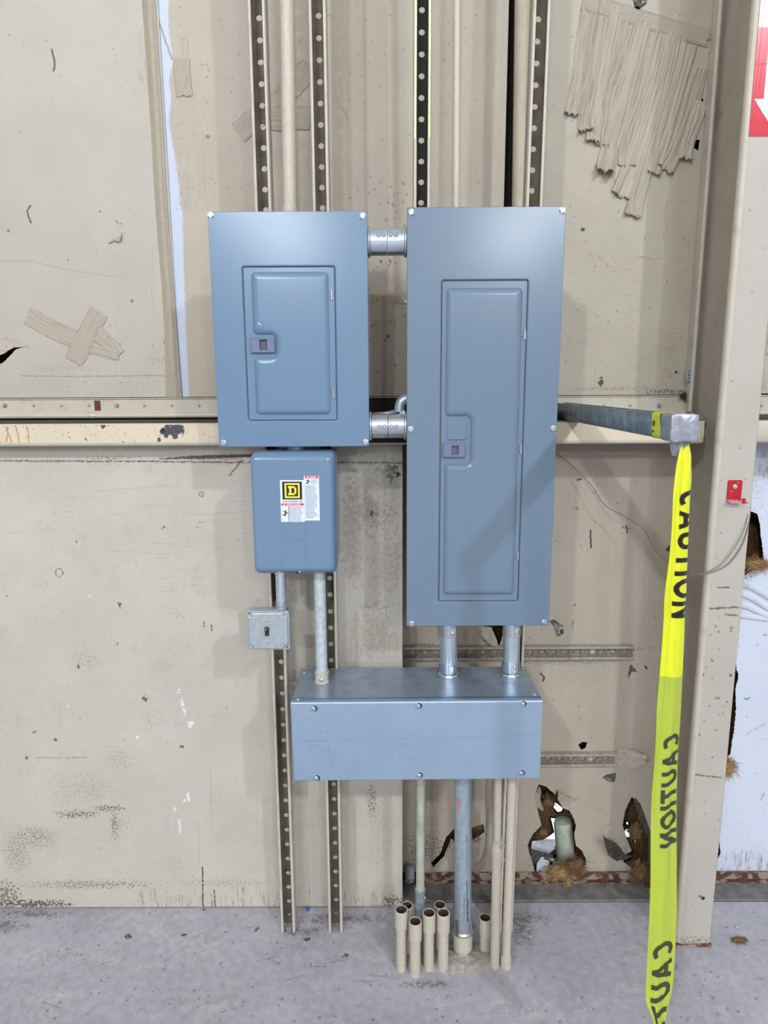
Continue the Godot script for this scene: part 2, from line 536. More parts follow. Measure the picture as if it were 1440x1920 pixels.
func camera_and_light() -> void:
	var cam := Camera3D.new()
	cam.name = "camera"
	cam.fov = rad_to_deg(2.0 * atan(960.0 / FOCAL))
	cam.transform = Transform3D(view, EYE)
	cam.near = 0.02
	add_child(cam)
	cam.current = true
	var sky := ProceduralSkyMaterial.new()
	sky.sky_top_color = Color(0.80, 0.84, 0.90)
	sky.sky_horizon_color = Color(0.92, 0.93, 0.96)
	sky.ground_bottom_color = Color(0.55, 0.54, 0.52)
	sky.ground_horizon_color = Color(0.8, 0.8, 0.8)
	sky.sun_angle_max = 1.0
	var s := Sky.new()
	s.sky_material = sky
	var e := Environment.new()
	e.background_mode = Environment.BG_SKY
	e.sky = s
	e.background_energy_multiplier = 6.0
	e.tonemap_mode = Environment.TONE_MAPPER_LINEAR
	e.tonemap_exposure = 1.0
	e.sdfgi_enabled = true
	e.ssao_enabled = true
	e.ssil_enabled = true
	var w := WorldEnvironment.new()
	w.name = "environment"
	w.environment = e
	add_child(w)
	var lens := plain(c8(250, 252, 255), 0.4)
	lens.emission_enabled = true
	lens.emission = c8(244, 248, 255)
	lens.emission_energy_multiplier = 24.0
	var shell := plain(c8(70, 72, 76), 0.5, 0.3)
	var words := ["first", "second", "third"]
	var k := 0
	for x in [-2.9, 4.0]:
		for j in 3:
			var spot := Vector3(x, 6.1, [7.2, 14.0, 21.0][j])
			var t := thing("high_bay_lamp", "round high bay lamp, %s from the wall in the %s row" % [words[j], "left" if x < 0 else "right"], "lamp", spot, "high bay lamps under the roof")
			var h := mb()
			lathe(h, [Vector2(0.02, 0.36), Vector2(0.05, 0.30), Vector2(0.12, 0.27), Vector2(0.19, 0.16), Vector2(0.20, 0.145), Vector2(0.19, 0.145)])
			put("housing", h, shell, t)
			var g := mb()
			lathe(g, [Vector2(0.19, 0.145), Vector2(0.19, 0.0), Vector2(0.15, -0.09), Vector2(0.08, -0.13), Vector2(0.0001, -0.14)], Transform3D.IDENTITY, 28, true)
			put("lens", g, lens, t)
			var rod := mb()
			pipe(rod, Vector3(0, 0.35, 0), Vector3(0, 1.4, 0), 0.008, 8)
			put("hanger", rod, shell, t)
			var l := OmniLight3D.new()
			l.name = "glow"
			l.light_color = Color(0.96, 0.98, 1.0)
			l.light_energy = 22.5
			l.light_size = 0.16
			l.omni_range = 60.0
			l.omni_attenuation = 2.0
			l.shadow_enabled = true
			l.position = Vector3(0, 0.02, 0)
			t.add_child(l)
			k += 1

func build_shell() -> void:
	var wall := noisy([[0.0, c8(176, 168, 152)], [1.0, c8(206, 198, 182)]], 0.01, 0.3, 0.8, 0.0, 41)
	var s := mb(); box(s, Vector3(-12.1, 3.7, 13.8), Vector3(0.2, 7.8, 28.6), 0.0)
	struct("wall_left", s, wall, "plain cream side wall closing the hall on the left")
	s = mb(); box(s, Vector3(12.1, 3.7, 13.8), Vector3(0.2, 7.8, 28.6), 0.0)
	struct("wall_right", s, wall, "plain cream side wall closing the hall on the right")
	s = mb(); box(s, Vector3(0, 3.7, 28.1), Vector3(24.4, 7.8, 0.2), 0.0)
	struct("wall_front", s, wall, "plain cream end wall far behind the viewer")
	s = mb(); box(s, Vector3(0, 7.6, 13.8), Vector3(24.4, 0.2, 28.6), 0.0)
	struct("ceiling", s, noisy([[0.0, c8(196, 196, 194)], [1.0, c8(224, 224, 222)]], 0.01, 0.3, 0.8, 0.0, 42), "pale roof underside high above the electrical wall", "ceiling")
	# floor: the strip along the wall carries its own marks, the slab goes on behind the viewer
	s = mb(); box(s, Vector3(0, -0.1, 14.7), Vector3(24.4, 0.2, 26.6), 0.0)
	var fl := struct("floor", s, M.concrete, "grey concrete floor slab with stains and scuffs along the wall", "floor")
	var r := Rect2(-2.0, -0.016, 4.0, 1.4)
	var c = Canvas.new().setup(self, r, 0.0, 420.0, [c8(140, 138, 145), c8(198, 196, 205), c8(112, 108, 108)], 61, 1.0, true)
	for i in 70:
		c.blot(rng.randf_range(0, 1440), rng.randf_range(1715, 1920), rng.randf_range(20, 90), rng.randf_range(8, 26), c8(206, 203, 202) if i % 3 else c8(168, 175, 194), 0.25, rng.randf_range(0.3, 0.5), 0.7)
	for i in 26:
		c.blot(rng.randf_range(0, 1440), rng.randf_range(1710, 1900), rng.randf_range(10, 60), rng.randf_range(4, 14), c8(112, 108, 108), 0.25, rng.randf_range(0.2, 0.38), 2.4)
	for q in [[0, 1735, 60, 20], [60, 1712, 90, 12], [640, 1722, 120, 14], [570, 1745, 60, 14], [980, 1745, 40, 40], [985, 1720, 60, 14], [800, 1845, 70, 10], [1250, 1725, 50, 10]]:
		c.blot(q[0], q[1], q[2], q[3], c8(104, 99, 97), 0.4, 0.5, 2.2)
		c.blot(q[0], q[1], q[2] * 0.8, q[3] * 0.8, c8(84, 79, 77), 0.4, 0.42, 0.8)
	for q in [[385, 1770, 22, 12], [200, 1800, 30, 14], [255, 1815, 22, 10], [370, 1750, 14, 8], [700, 1800, 18, 6], [870, 1812, 40, 10]]:
		c.blot(q[0], q[1], q[2], q[3], c8(190, 186, 178), 0.7, 0.42, 1.5)
	for q in [[240, 1755, 6, 5], [345, 1752, 5, 3], [480, 1742, 6, 4], [645, 1790, 8, 5], [575, 1762, 8, 5], [1360, 1738, 4, 3], [1345, 1760, 3, 2]]:
		c.blot(q[0], q[1], q[2], q[3], c8(60, 56, 54), 0.8, 0.7, 1.0)
	c.specks(0, 1705, 1440, 1915, 260, 1.6, c8(76, 72, 70), 0.6)
	c.specks(0, 1705, 1440, 1915, 90, 1.6, c8(206, 204, 204), 0.6)
	for i in 40:
		var x := rng.randf_range(0, 1440)
		var y := rng.randf_range(1720, 1910)
		c.line([[x, y], [x + rng.randf_range(-50, 50), y + rng.randf_range(-10, 14)]], 0.8, c8(182, 180, 182) if i % 2 else c8(96, 92, 92), 0.4)
	var fs := mb()
	for tri in [[0, 1, 2], [0, 2, 3]]:
		for i in tri:
			var u := [Vector2(0, 0), Vector2(1, 0), Vector2(1, 1), Vector2(0, 1)][i] as Vector2
			fs.set_uv(u)
			fs.add_vertex(Vector3(r.position.x + u.x * r.size.x, 0.0, r.position.y + u.y * r.size.y))
	put("wall_strip", fs, c.material(0.62), fl)
	fs = mb(); box(fs, Vector3(0, -0.1, 0.692), Vector3(4.0, 0.198, 1.408), 0.0)
	put("slab_edge", fs, M.concrete, fl)
	for sx in [-1, 1]:
		fs = mb(); box(fs, Vector3(sx * 7.1, -0.1, 0.692), Vector3(10.2, 0.2, 1.416), 0.0)
		put("slab", fs, M.concrete, fl)
	# the grade beam under the wall, parted from the slab by an open joint
	s = mb(); box(s, Vector3(0, -0.096, -0.17), Vector3(24.4, 0.2, 0.30), 0.004)
	struct("trim_1", s, M.concrete_dark, "dark dirty concrete ledge at the foot of the wall, behind the floor joint", "ledge")
	s = mb(); box(s, Vector3(0, -0.15, -6.0), Vector3(60, 0.1, 11.4), 0.0)
	struct("ground", s, M.outside, "bright pale ground outside, glimpsed through the torn wall", "ground")

var light_holes := []

func build_upper_wall() -> void:
	# thin facing of the wall insulation, hung in sheets; a gap is left open between the second and the third
	var root := Node3D.new()
	root.name = "wall_back"
	add_child(root)
	tag(root, "cream painted insulation facing above and behind the electrical panels", "wall", "", "structure")
	var y0 := 1.568
	var top := 2.75
	var base := [c8(164, 154, 140), c8(182, 172, 158), c8(132, 122, 108)]
	# sheet left of the seam
	var seam := -0.585
	var rect := Rect2(-2.0, y0, seam + 2.0, top - y0)
	var c = Canvas.new().setup(self, rect, WALL_Z, 700.0, [c8(168, 162, 152), c8(184, 178, 168), c8(146, 138, 126)], 71, 0.55)
	c.specks(0, 0, 300, 740, 70, 1.6, c8(110, 98, 84), 0.6)
	c.streaks(200, 285, 400, 620, 40, c8(160, 146, 126), 0.18)
	c.streaks(255, 295, 0, 160, 50, c8(128, 112, 96), 0.2)
	c.line([[97, 92], [99, 104], [103, 115], [101, 134]], 1.6, c8(70, 58, 50), 0.85)
	c.line([[58, 386], [51, 396], [54, 406], [58, 418]], 1.6, c8(80, 66, 56), 0.85)
	c.line([[216, 412], [220, 418], [228, 420]], 0.9, c8(110, 96, 84), 0.6)
	c.line([[0, 488], [60, 490], [120, 505], [220, 520]], 1.2, c8(160, 148, 132), 0.35)
	c.line([[40, 705], [160, 706], [300, 704], [325, 707]], 1.0, c8(130, 118, 102), 0.4)
	c.blot(300, 675, 40, 6, c8(150, 138, 122), 0.5, 0.35)
	c.blot(110, 690, 120, 10, c8(160, 148, 130), 0.4, 0.3)
	c.specks(0, 715, 330, 742, 60, 1.3, c8(90, 80, 70), 0.6)
	c.line([[320, 640], [328, 690], [335, 735]], 1.8, c8(80, 66, 54), 0.7)
	for q in [[126, 486], [247, 564], [308, 641], [186, 395], [15, 432]]:
		c.blot(q[0], q[1], 3, 3, c8(90, 80, 70), 0.8, 0.7)
	var left_mat: StandardMaterial3D = c.material(0.5)
	var s := mb()
	holed_sheet(s, rect, [torn_px([[-12, 664], [18, 649], [53, 648], [30, 655], [8, 678], [-12, 690]], WALL_Z, 306, 0.0015)], WALL_Z, rect)
	put("facing_sheet", s, left_mat, root)
	# its rolled edge over the seam
	s = mb()
	var roll := []
	var le := curve([at(311, 745, WALL_Z), at(306, 583, WALL_Z), at(292, 400, WALL_Z), at(280, 200, WALL_Z), at(266, 0, WALL_Z), at(256, -150, WALL_Z)], 5)
	var re := curve([at(341, 745, WALL_Z), at(329, 583, WALL_Z), at(315, 400, WALL_Z), at(304, 200, WALL_Z), at(291, 0, WALL_Z), at(283, -150, WALL_Z)], 5)
	for i in le.size():
		var ring := PackedVector3Array()
		for k in 11:
			var u := k / 10.0
			var p: Vector3 = le[i].lerp(re[i], u)
			p.z = WALL_Z + 0.0006 + 0.009 * sin(PI * pow(u, 1.3)) + (0.0025 if k == 10 else 0.0)
			ring.append(p)
		roll.append(ring)
	loft(s, roll, true, false)
	put("rolled_edge", s, noisy([[0.0, c8(156, 146, 130)], [0.5, c8(164, 154, 138)], [1.0, c8(170, 161, 146)]], 0.02, 5.0, 0.5, 0.0, 45), root)
	# second sheet, its overlapped margin left white
	var gap_l := at(951, 150, WALL_Z).x
	rect = Rect2(seam - 0.03, y0, 0.0, top - y0)
	rect.size.x = 0.352 - rect.position.x
	c = Canvas.new().setup(self, rect, WALL_Z - 0.004, 700.0, base, 72, 0.7)
	var edge := [[295, -60, 316], [300, 60, 318], [302, 115, 326], [304, 150, 318], [305, 185, 322], [306, 230, 318], [312, 300, 330], [318, 400, 344], [325, 500, 346], [335, 620, 350], [345, 745, 356]]
	for i in edge.size() - 1:
		for yy in range(int(edge[i][1]), int(edge[i + 1][1])):
			var t: float = float(yy - edge[i][1]) / (edge[i + 1][1] - edge[i][1])
			var b: Vector2 = c.uv(lerpf(edge[i][2], edge[i + 1][2], t), yy)
			for x in range(0, int(b.x + c.nz.get_noise_2d(yy * 1.5, 3.0) * 6.0)):
				var e: float = clampf((b.x - x) * 0.25, 0.0, 1.0)
				for dy in 2:
					c.mix(x, int(b.y) + dy, c8(188, 196, 214), e * (0.97 if c.nz.get_noise_2d(x * 2.0, yy * 0.6) < 0.38 else 0.7))
	c.line([[294, 30], [310, 75], [322, 112]], 2.2, c8(150, 142, 134), 0.6)
	c.streaks(322, 400, 180, 395, 90, c8(138, 124, 104), 0.16)
	c.streaks(335, 352, 40, 112, 26, c8(120, 106, 88), 0.18)
	c.streaks(400, 480, 290, 395, 60, c8(166, 152, 128), 0.16)
	c.streaks(610, 780, 0, 200, 50, c8(160, 147, 130), 0.12)
	c.streaks(370, 410, 400, 740, 40, c8(170, 156, 132), 0.18)
	c.specks(330, 0, 950, 395, 170, 1.7, c8(96, 86, 74), 0.6)
	c.specks(690, 380, 765, 740, 60, 2.2, c8(74, 66, 58), 0.7)
	c.specks(640, 330, 780, 395, 30, 2.0, c8(66, 58, 50), 0.7)
	c.line([[639, 200], [648, 212], [653, 228]], 0.8, c8(110, 98, 86), 0.7)
	c.blot(389, 256, 5, 5, c8(120, 108, 94), 0.9, 0.7)
	c.line([[373, 124], [388, 120], [392, 138]], 0.9, c8(140, 126, 110), 0.6)
	for q in [[731, 490], [727, 630], [741, 476], [714, 490]]:
		c.blot(q[0], q[1], 3, 4, c8(54, 46, 40), 0.85, 0.7)
	s = mb()
	holed_sheet(s, Rect2(rect.position.x, y0, gap_l - rect.position.x, top - y0), [], WALL_Z - 0.004, rect)
	put("facing_sheet", s, c.material(0.5), root)
	# third sheet, from its rolled edge to the column
	var x2 := at(985, 150, WALL_Z).x
	rect = Rect2(x2, y0, 0.864 - x2, top - y0)
	c = Canvas.new().setup(self, rect, WALL_Z, 700.0, [c8(157, 150, 135), c8(177, 170, 155), c8(120, 112, 98)], 73, 0.7)
	c.specks(1030, 0, 1330, 740, 150, 1.8, c8(92, 82, 68), 0.65)
	for i in 26:
		var x := rng.randf_range(1060, 1290)
		var y := rng.randf_range(470, 700)
		c.line([[x, y], [x + rng.randf_range(-30, 40), y + rng.randf_range(-14, 18)], [x + rng.randf_range(0, 60), y + rng.randf_range(-10, 30)]], 0.7, c8(140, 128, 112), 0.35)
	c.line([[1195, 480], [1230, 487], [1240, 482]], 0.8, c8(120, 108, 94), 0.5)
	c.line([[1252, 378], [1246, 400], [1249, 430], [1243, 446]], 0.8, c8(110, 96, 84), 0.6)
	c.blot(1127, 716, 6, 10, c8(58, 48, 40), 0.95, 0.75)
	c.blot(1093, 430, 5, 4, c8(40, 34, 30), 0.9, 0.7)
	c.blot(1267, 697, 3, 3, c8(60, 50, 42), 0.9, 0.7)
	c.streaks(1050, 1120, 220, 420, 60, c8(176, 160, 132), 0.16)
	c.blot(1250, 734, 60, 6, c8(80, 70, 60), 0.7, 0.45, 1.6)
	c.blot(1150, 728, 120, 4, c8(110, 98, 84), 0.5, 0.35, 1.6)
	s = mb()
	holed_sheet(s, rect, [poly_px([[1308, 190], [1316, 182], [1319, 188], [1312, 198]], WALL_Z), poly_px([[1297, 274], [1306, 262], [1312, 262], [1309, 283]], WALL_Z), poly_px([[1187, -4], [1214, -8], [1212, 6], [1198, 18], [1190, 14]], WALL_Z)], WALL_Z, rect)
	put("facing_sheet", s, c.material(0.5), root)
	s = mb()
	roll = []
	for i in 25:
		var t := i / 24.0
		var y := lerpf(y0, top, t)
		var lo := at(946 + 16, 395, WALL_Z).x
		var x := lerpf(at(961, 395, WALL_Z).x, at(966, 0, WALL_Z).x, clampf((y - 2.05) / 0.55, -0.5, 1.4)) + 0.019
		var ring := PackedVector3Array()
		for k in 11:
			var a := lerpf(PI * 1.3, PI * 0.02, k / 10.0)
			ring.append(Vector3(x + 0.021 * cos(a), y, WALL_Z + 0.001 + 0.017 * maxf(sin(a), -0.6)))
		roll.append(ring)
	loft(s, roll, true, false)
	put("rolled_edge", s, noisy([[0.0, c8(166, 148, 120)], [0.4, c8(172, 161, 141)], [1.0, c8(178, 170, 155)]], 0.012, 2.5, 0.5, 0.0, 46), root)
	# the same facing goes on above and to both sides of what the camera sees
	for q in [[-12.0, 0.0, -2.0, 7.5], [-2.0, top, 12.0, 7.5]]:
		s = mb()
		box(s, Vector3((q[0] + q[2]) / 2, (q[1] + q[3]) / 2, WALL_Z - 0.004), Vector3(q[2] - q[0], q[3] - q[1], 0.006), 0.0)
		put("facing_sheet", s, M.cream, root)
	s = mb()
	box(s, Vector3(6.47, 2.16, WALL_Z - 0.003), Vector3(11.06, 1.18, 0.006), 0.0)
	put("facing_sheet", s, M.cream, root)
	# insulation and outer skin behind the facing
	light_holes = [
		zoomed([[190, 513], [236, 548], [228, 566], [205, 572], [182, 545]]),
		zoomed([[165, 606], [200, 610], [206, 660], [233, 705], [228, 745], [190, 775], [150, 806], [92, 806], [50, 778], [55, 742], [120, 734], [165, 706], [186, 690]]),
		zoomed([[596, 690], [603, 676], [622, 668], [640, 676], [648, 692], [644, 712], [626, 722], [604, 714]]),
		zoomed([[608, 628], [620, 632], [618, 646], [608, 642]]),
		zoomed([[655, 730], [668, 732], [664, 752], [656, 748]]),
	]
	var holes := []
	var wide := []
	for h in light_holes:
		holes.append(poly_px(h, -0.27))
		var ins := poly_px(h, -0.20)
		wide.append(Array(Geometry2D.offset_polygon(PackedVector2Array(ins), 0.006)[0]))
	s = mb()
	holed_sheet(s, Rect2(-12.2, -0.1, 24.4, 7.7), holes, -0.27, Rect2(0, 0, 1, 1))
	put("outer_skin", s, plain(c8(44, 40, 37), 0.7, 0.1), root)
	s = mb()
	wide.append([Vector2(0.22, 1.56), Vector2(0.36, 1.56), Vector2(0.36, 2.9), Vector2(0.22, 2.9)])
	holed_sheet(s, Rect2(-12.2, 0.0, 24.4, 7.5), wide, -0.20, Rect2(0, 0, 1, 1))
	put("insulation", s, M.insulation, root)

func build_lower_wall() -> void:
	# painted plywood sheet left of the recess, standing in front of the facing
	var rect := Rect2(-2.0, 0.004, 2.048, 1.49)
	var c = Canvas.new().setup(self, rect, 0.0, 620.0, [c8(177, 171, 161), c8(197, 192, 183), c8(140, 132, 120)], 81, 1.0)
	c.specks(0, 850, 750, 1680, 420, 1.3, c8(128, 118, 104), 0.5)
	c.specks(0, 850, 750, 1680, 60, 1.9, c8(96, 86, 76), 0.55)
	for k in 60:
		c.blot(rng.randf_range(0, 640), rng.randf_range(870, 1660), rng.randf_range(10, 46), rng.randf_range(8, 40), c8(158, 150, 138), 0.3, rng.randf_range(0.3, 0.42), 1.6)
	c.line([[0, 864], [250, 865], [420, 867], [560, 866], [755, 868]], 1.0, c8(86, 72, 60), 0.7)
	for k in 5:
		c.line([[300 + k * 14, 860 - k], [380, 859 - k], [478, 856 - k]], 1.6, c8(70, 58, 48), 0.28, 0.3)
	c.blot(210, 858, 80, 5, c8(120, 106, 92), 0.5, 0.4, 1.6)
	c.blot(400, 858, 100, 6, c8(90, 76, 64), 0.5, 0.4, 2.4)
	c.line([[430, 892], [455, 862]], 1.2, c8(90, 78, 66), 0.6)
	c.streaks(640, 752, 880, 1240, 90, c8(150, 136, 116), 0.18)
	c.specks(640, 870, 750, 1250, 150, 1.1, c8(106, 96, 84), 0.5)
	for q in [[690, 930, 60, 80], [720, 1060, 34, 120], [700, 1180, 50, 60], [660, 1000, 30, 120]]:
		c.blot(q[0], q[1], q[2], q[3], c8(136, 126, 112), 0.35, 0.42, 3.0)
		c.blot(q[0], q[1], q[2], q[3], c8(150, 141, 128), 0.35, 0.5, 0.7)
	c.blot(738, 940, 16, 62, c8(170, 164, 154), 0.85, 0.6, 0.8)
	c.blot(722, 884, 30, 14, c8(150, 146, 140), 0.8, 0.55, 0.9)
	c.blot(744, 1055, 12, 60, c8(164, 160, 150), 0.75, 0.5, 0.9)
	c.blot(708, 960, 40, 40, c8(120, 106, 92), 0.45, 0.35, 1.8)
	c.blot(735, 885, 16, 22, c8(86, 78, 72), 0.7, 0.5, 1.0)
	c.line([[690, 960], [730, 965], [745, 962]], 0.8, c8(90, 78, 68), 0.5)
	c.blot(746, 890, 5, 5, c8(40, 36, 34), 0.9, 0.7)
	c.blot(697, 962, 6, 6, c8(66, 56, 48), 0.8, 0.5)
	for q in [[111, 1074, 7], [378, 927, 4]]:
		for k in 24:
			var a := TAU * k / 24.0
			c.line([[q[0] + cos(a) * q[2], q[1] + sin(a) * q[2] * 1.1], [q[0] + cos(a + 0.26) * q[2], q[1] + sin(a + 0.26) * q[2] * 1.1]], 1.0, c8(104, 92, 78), 0.45, 0.2)
	for q in [[145, 1249, 5], [225, 1132, 4], [308, 988, 4], [340, 1400, 5], [64, 1372, 5], [104, 1387, 5], [50, 1421, 6], [10, 1115, 4], [271, 1309, 8], [421, 1219, 3], [304, 990, 3], [142, 1015, 3], [220, 1205, 3]]:
		c.blot(q[0], q[1], q[2], q[2], c8(84, 74, 64), 0.8, 0.55, 1.2)
	c.line([[222, 1130], [225, 1138]], 1.4, c8(80, 70, 60), 0.8)
	c.line([[382, 1166], [383, 1176]], 0.9, c8(60, 52, 46), 0.8)
	c.line([[396, 1171], [398, 1184]], 0.9, c8(60, 52, 46), 0.8)
	c.line([[65, 1420], [110, 1421], [165, 1420]], 0.9, c8(120, 108, 94), 0.5)
	for q in [[335, 1296, 8, 5], [341, 1322, 5, 16], [346, 1334, 3, 10], [355, 1357, 10, 8], [352, 1495, 5, 14], [348, 1502, 7, 5], [327, 1516, 4, 8], [336, 1545, 4, 18], [128, 1322, 4, 4], [257, 1382, 4, 4], [168, 1117, 3, 3]]:
		c.blot(q[0], q[1], q[2], q[3], c8(216, 218, 226), 0.95, 0.6, 0.8)
	c.blot(145, 1526, 60, 12, c8(76, 66, 56), 0.75, 0.34, 2.0)
	c.blot(205, 1515, 40, 9, c8(66, 56, 46), 0.8, 0.36, 2.0)
	c.blot(215, 1545, 16, 40, c8(80, 70, 60), 0.7, 0.3, 2.0)
	c.blot(60, 1570, 70, 30, c8(96, 86, 74), 0.55, 0.3, 2.0)
	c.blot(30, 1600, 40, 50, c8(106, 96, 84), 0.5, 0.32, 2.0)
	c.blot(150, 1480, 110, 50, c8(120, 108, 92), 0.35, 0.26, 2.4)
	c.blot(170, 1658, 160, 11, c8(110, 100, 90), 0.6, 0.4, 1.6)
	c.blot(420, 1655, 120, 10, c8(150, 138, 122), 0.45, 0.4, 1.6)
	c.blot(60, 1695, 90, 10, c8(80, 74, 70), 0.85, 0.55, 1.2)
	c.blot(10, 1680, 40, 34, c8(96, 88, 80), 0.7, 0.5, 1.2)
	c.blot(300, 1702, 130, 7, c8(206, 200, 188), 0.8, 0.4, 1.2)
	c.streaks(250, 750, 1660, 1702, 190, c8(96, 84, 72), 0.35)
	c.line([[380, 1625], [381, 1705]], 1.0, c8(52, 46, 40), 0.8)
	c.line([[402, 1668], [403, 1705]], 1.0, c8(52, 46, 40), 0.8)
	c.line([[395, 1430], [396, 1560]], 0.7, c8(150, 138, 120), 0.5)
	c.line([[372, 1535], [374, 1620]], 0.7, c8(140, 128, 110), 0.5)
	c.specks(690, 1480, 752, 1690, 60, 1.2, c8(94, 84, 74), 0.55)
	c.blot(718, 1560, 36, 130, c8(136, 126, 112), 0.35, 0.42, 3.0)
	c.blot(696, 1500, 14, 50, c8(88, 78, 68), 0.6, 0.36, 1.8)
	c.blot(735, 1690, 22, 14, c8(84, 78, 74), 0.8, 0.5, 1.2)
	for i in 30:
		var x := rng.randf_range(0, 480)
		var y := rng.randf_range(900, 1100)
		c.line([[x, y], [x + rng.randf_range(10, 70), y + rng.randf_range(-6, 6)]], 0.6, c8(150, 138, 120), 0.4)
	var s := mb()
	box(s, Vector3(-0.976, 0.749, -0.0075), Vector3(2.048, 1.49, 0.0148), 0.001)
	var ply := put("wall_lower_left", s, M.grime)
	tag(ply, "cream painted plywood sheet with scuffs and mildew under the girt, left of the floor pipes", "wall", "", "structure")
	s = mb()
	holed_sheet(s, rect, [], 0.0003, rect)
	put("painted_face", s, c.material(0.6), ply)
	s = mb()
	for x in [-1.9, -1.3, -0.7, -0.1]:
		box(s, Vector3(x, 0.74, -0.065), Vector3(0.04, 1.48, 0.098), 0.001)
	put("furring", s, M.grime, ply)
	# facing in the recess right of it
	rect = Rect2(0.0, 0.028, 0.868, 1.475)
	c = Canvas.new().setup(self, rect, WALL_Z, 640.0, [c8(160, 150, 136), c8(178, 168, 155), c8(122, 112, 98)], 83, 0.7)
	c.specks(760, 840, 1310, 1640, 260, 1.9, c8(92, 82, 70), 0.6)
	c.line([[1107, 994], [1108, 1028]], 1.2, c8(36, 30, 26), 0.9, 0.15)
	c.line([[1174, 986], [1176, 1000]], 1.4, c8(70, 60, 50), 0.8)
	c.line([[1166, 988], [1182, 992]], 0.9, c8(90, 80, 70), 0.6)
	c.blot(1086, 899, 5, 3, c8(50, 42, 36), 0.9, 0.7)
	c.blot(1080, 952, 6, 4, c8(120, 106, 90), 0.8, 0.6)
	c.blot(1075, 1134, 4, 3, c8(90, 78, 66), 0.8, 0.6)
	c.line([[1073, 1178], [1075, 1164]], 0.9, c8(80, 68, 58), 0.7)
	c.line([[1014, 1263], [1020, 1270], [1018, 1278]], 1.5, c8(46, 40, 34), 0.9)
	c.line([[1209, 1249], [1214, 1255]], 1.6, c8(40, 34, 30), 0.9)
	c.blot(1075, 1216, 200, 6, c8(84, 76, 66), 0.6, 0.42, 1.8)
	c.blot(1060, 1240, 130, 9, c8(98, 90, 80), 0.5, 0.34, 1.8)
	c.streaks(1010, 1190, 1245, 1320, 60, c8(150, 138, 120), 0.2)
	c.blot(1100, 1412, 90, 4, c8(84, 76, 66), 0.6, 0.42, 1.8)
	c.blot(1200, 1590, 60, 40, c8(110, 100, 90), 0.5, 0.35, 1.4)
	c.blot(800, 1590, 50, 36, c8(92, 84, 76), 0.6, 0.42, 1.4)
	c.blot(790, 1210, 40, 6, c8(70, 62, 54), 0.7, 0.45, 1.8)
	c.specks(760, 1460, 860, 1640, 90, 1.2, c8(90, 80, 70), 0.55)
	c.blot(806, 1540, 50, 90, c8(118, 108, 94), 0.4, 0.42, 2.6)
	c.blot(1020, 1620, 60, 24, c8(126, 116, 104), 0.5, 0.35, 1.6)
	s = mb()
	var holes := [
		torn_px(big_tear(), WALL_Z, 301),
		torn_px(wedge_tear(), WALL_Z, 302, 0.0015),
		torn_px([[904, 1172], [948, 1172], [940, 1200], [934, 1216], [926, 1212], [918, 1190]], WALL_Z, 304),
		torn_px([[808, 1618], [826, 1600], [836, 1570], [850, 1555], [888, 1552], [906, 1545], [908, 1560], [892, 1572], [876, 1580], [862, 1590], [846, 1572], [832, 1606], [812, 1626]], WALL_Z, 303),
		poly_px([[1084, 1396], [1092, 1391], [1101, 1392], [1098, 1402], [1090, 1406]], WALL_Z),
	]
	holed_sheet(s, rect, holes, WALL_Z, rect)
	var w := put("wall_lower_right", s, c.material(0.55))
	tag(w, "torn cream facing in the recess between the floor pipes and the steel column", "wall", "", "structure")

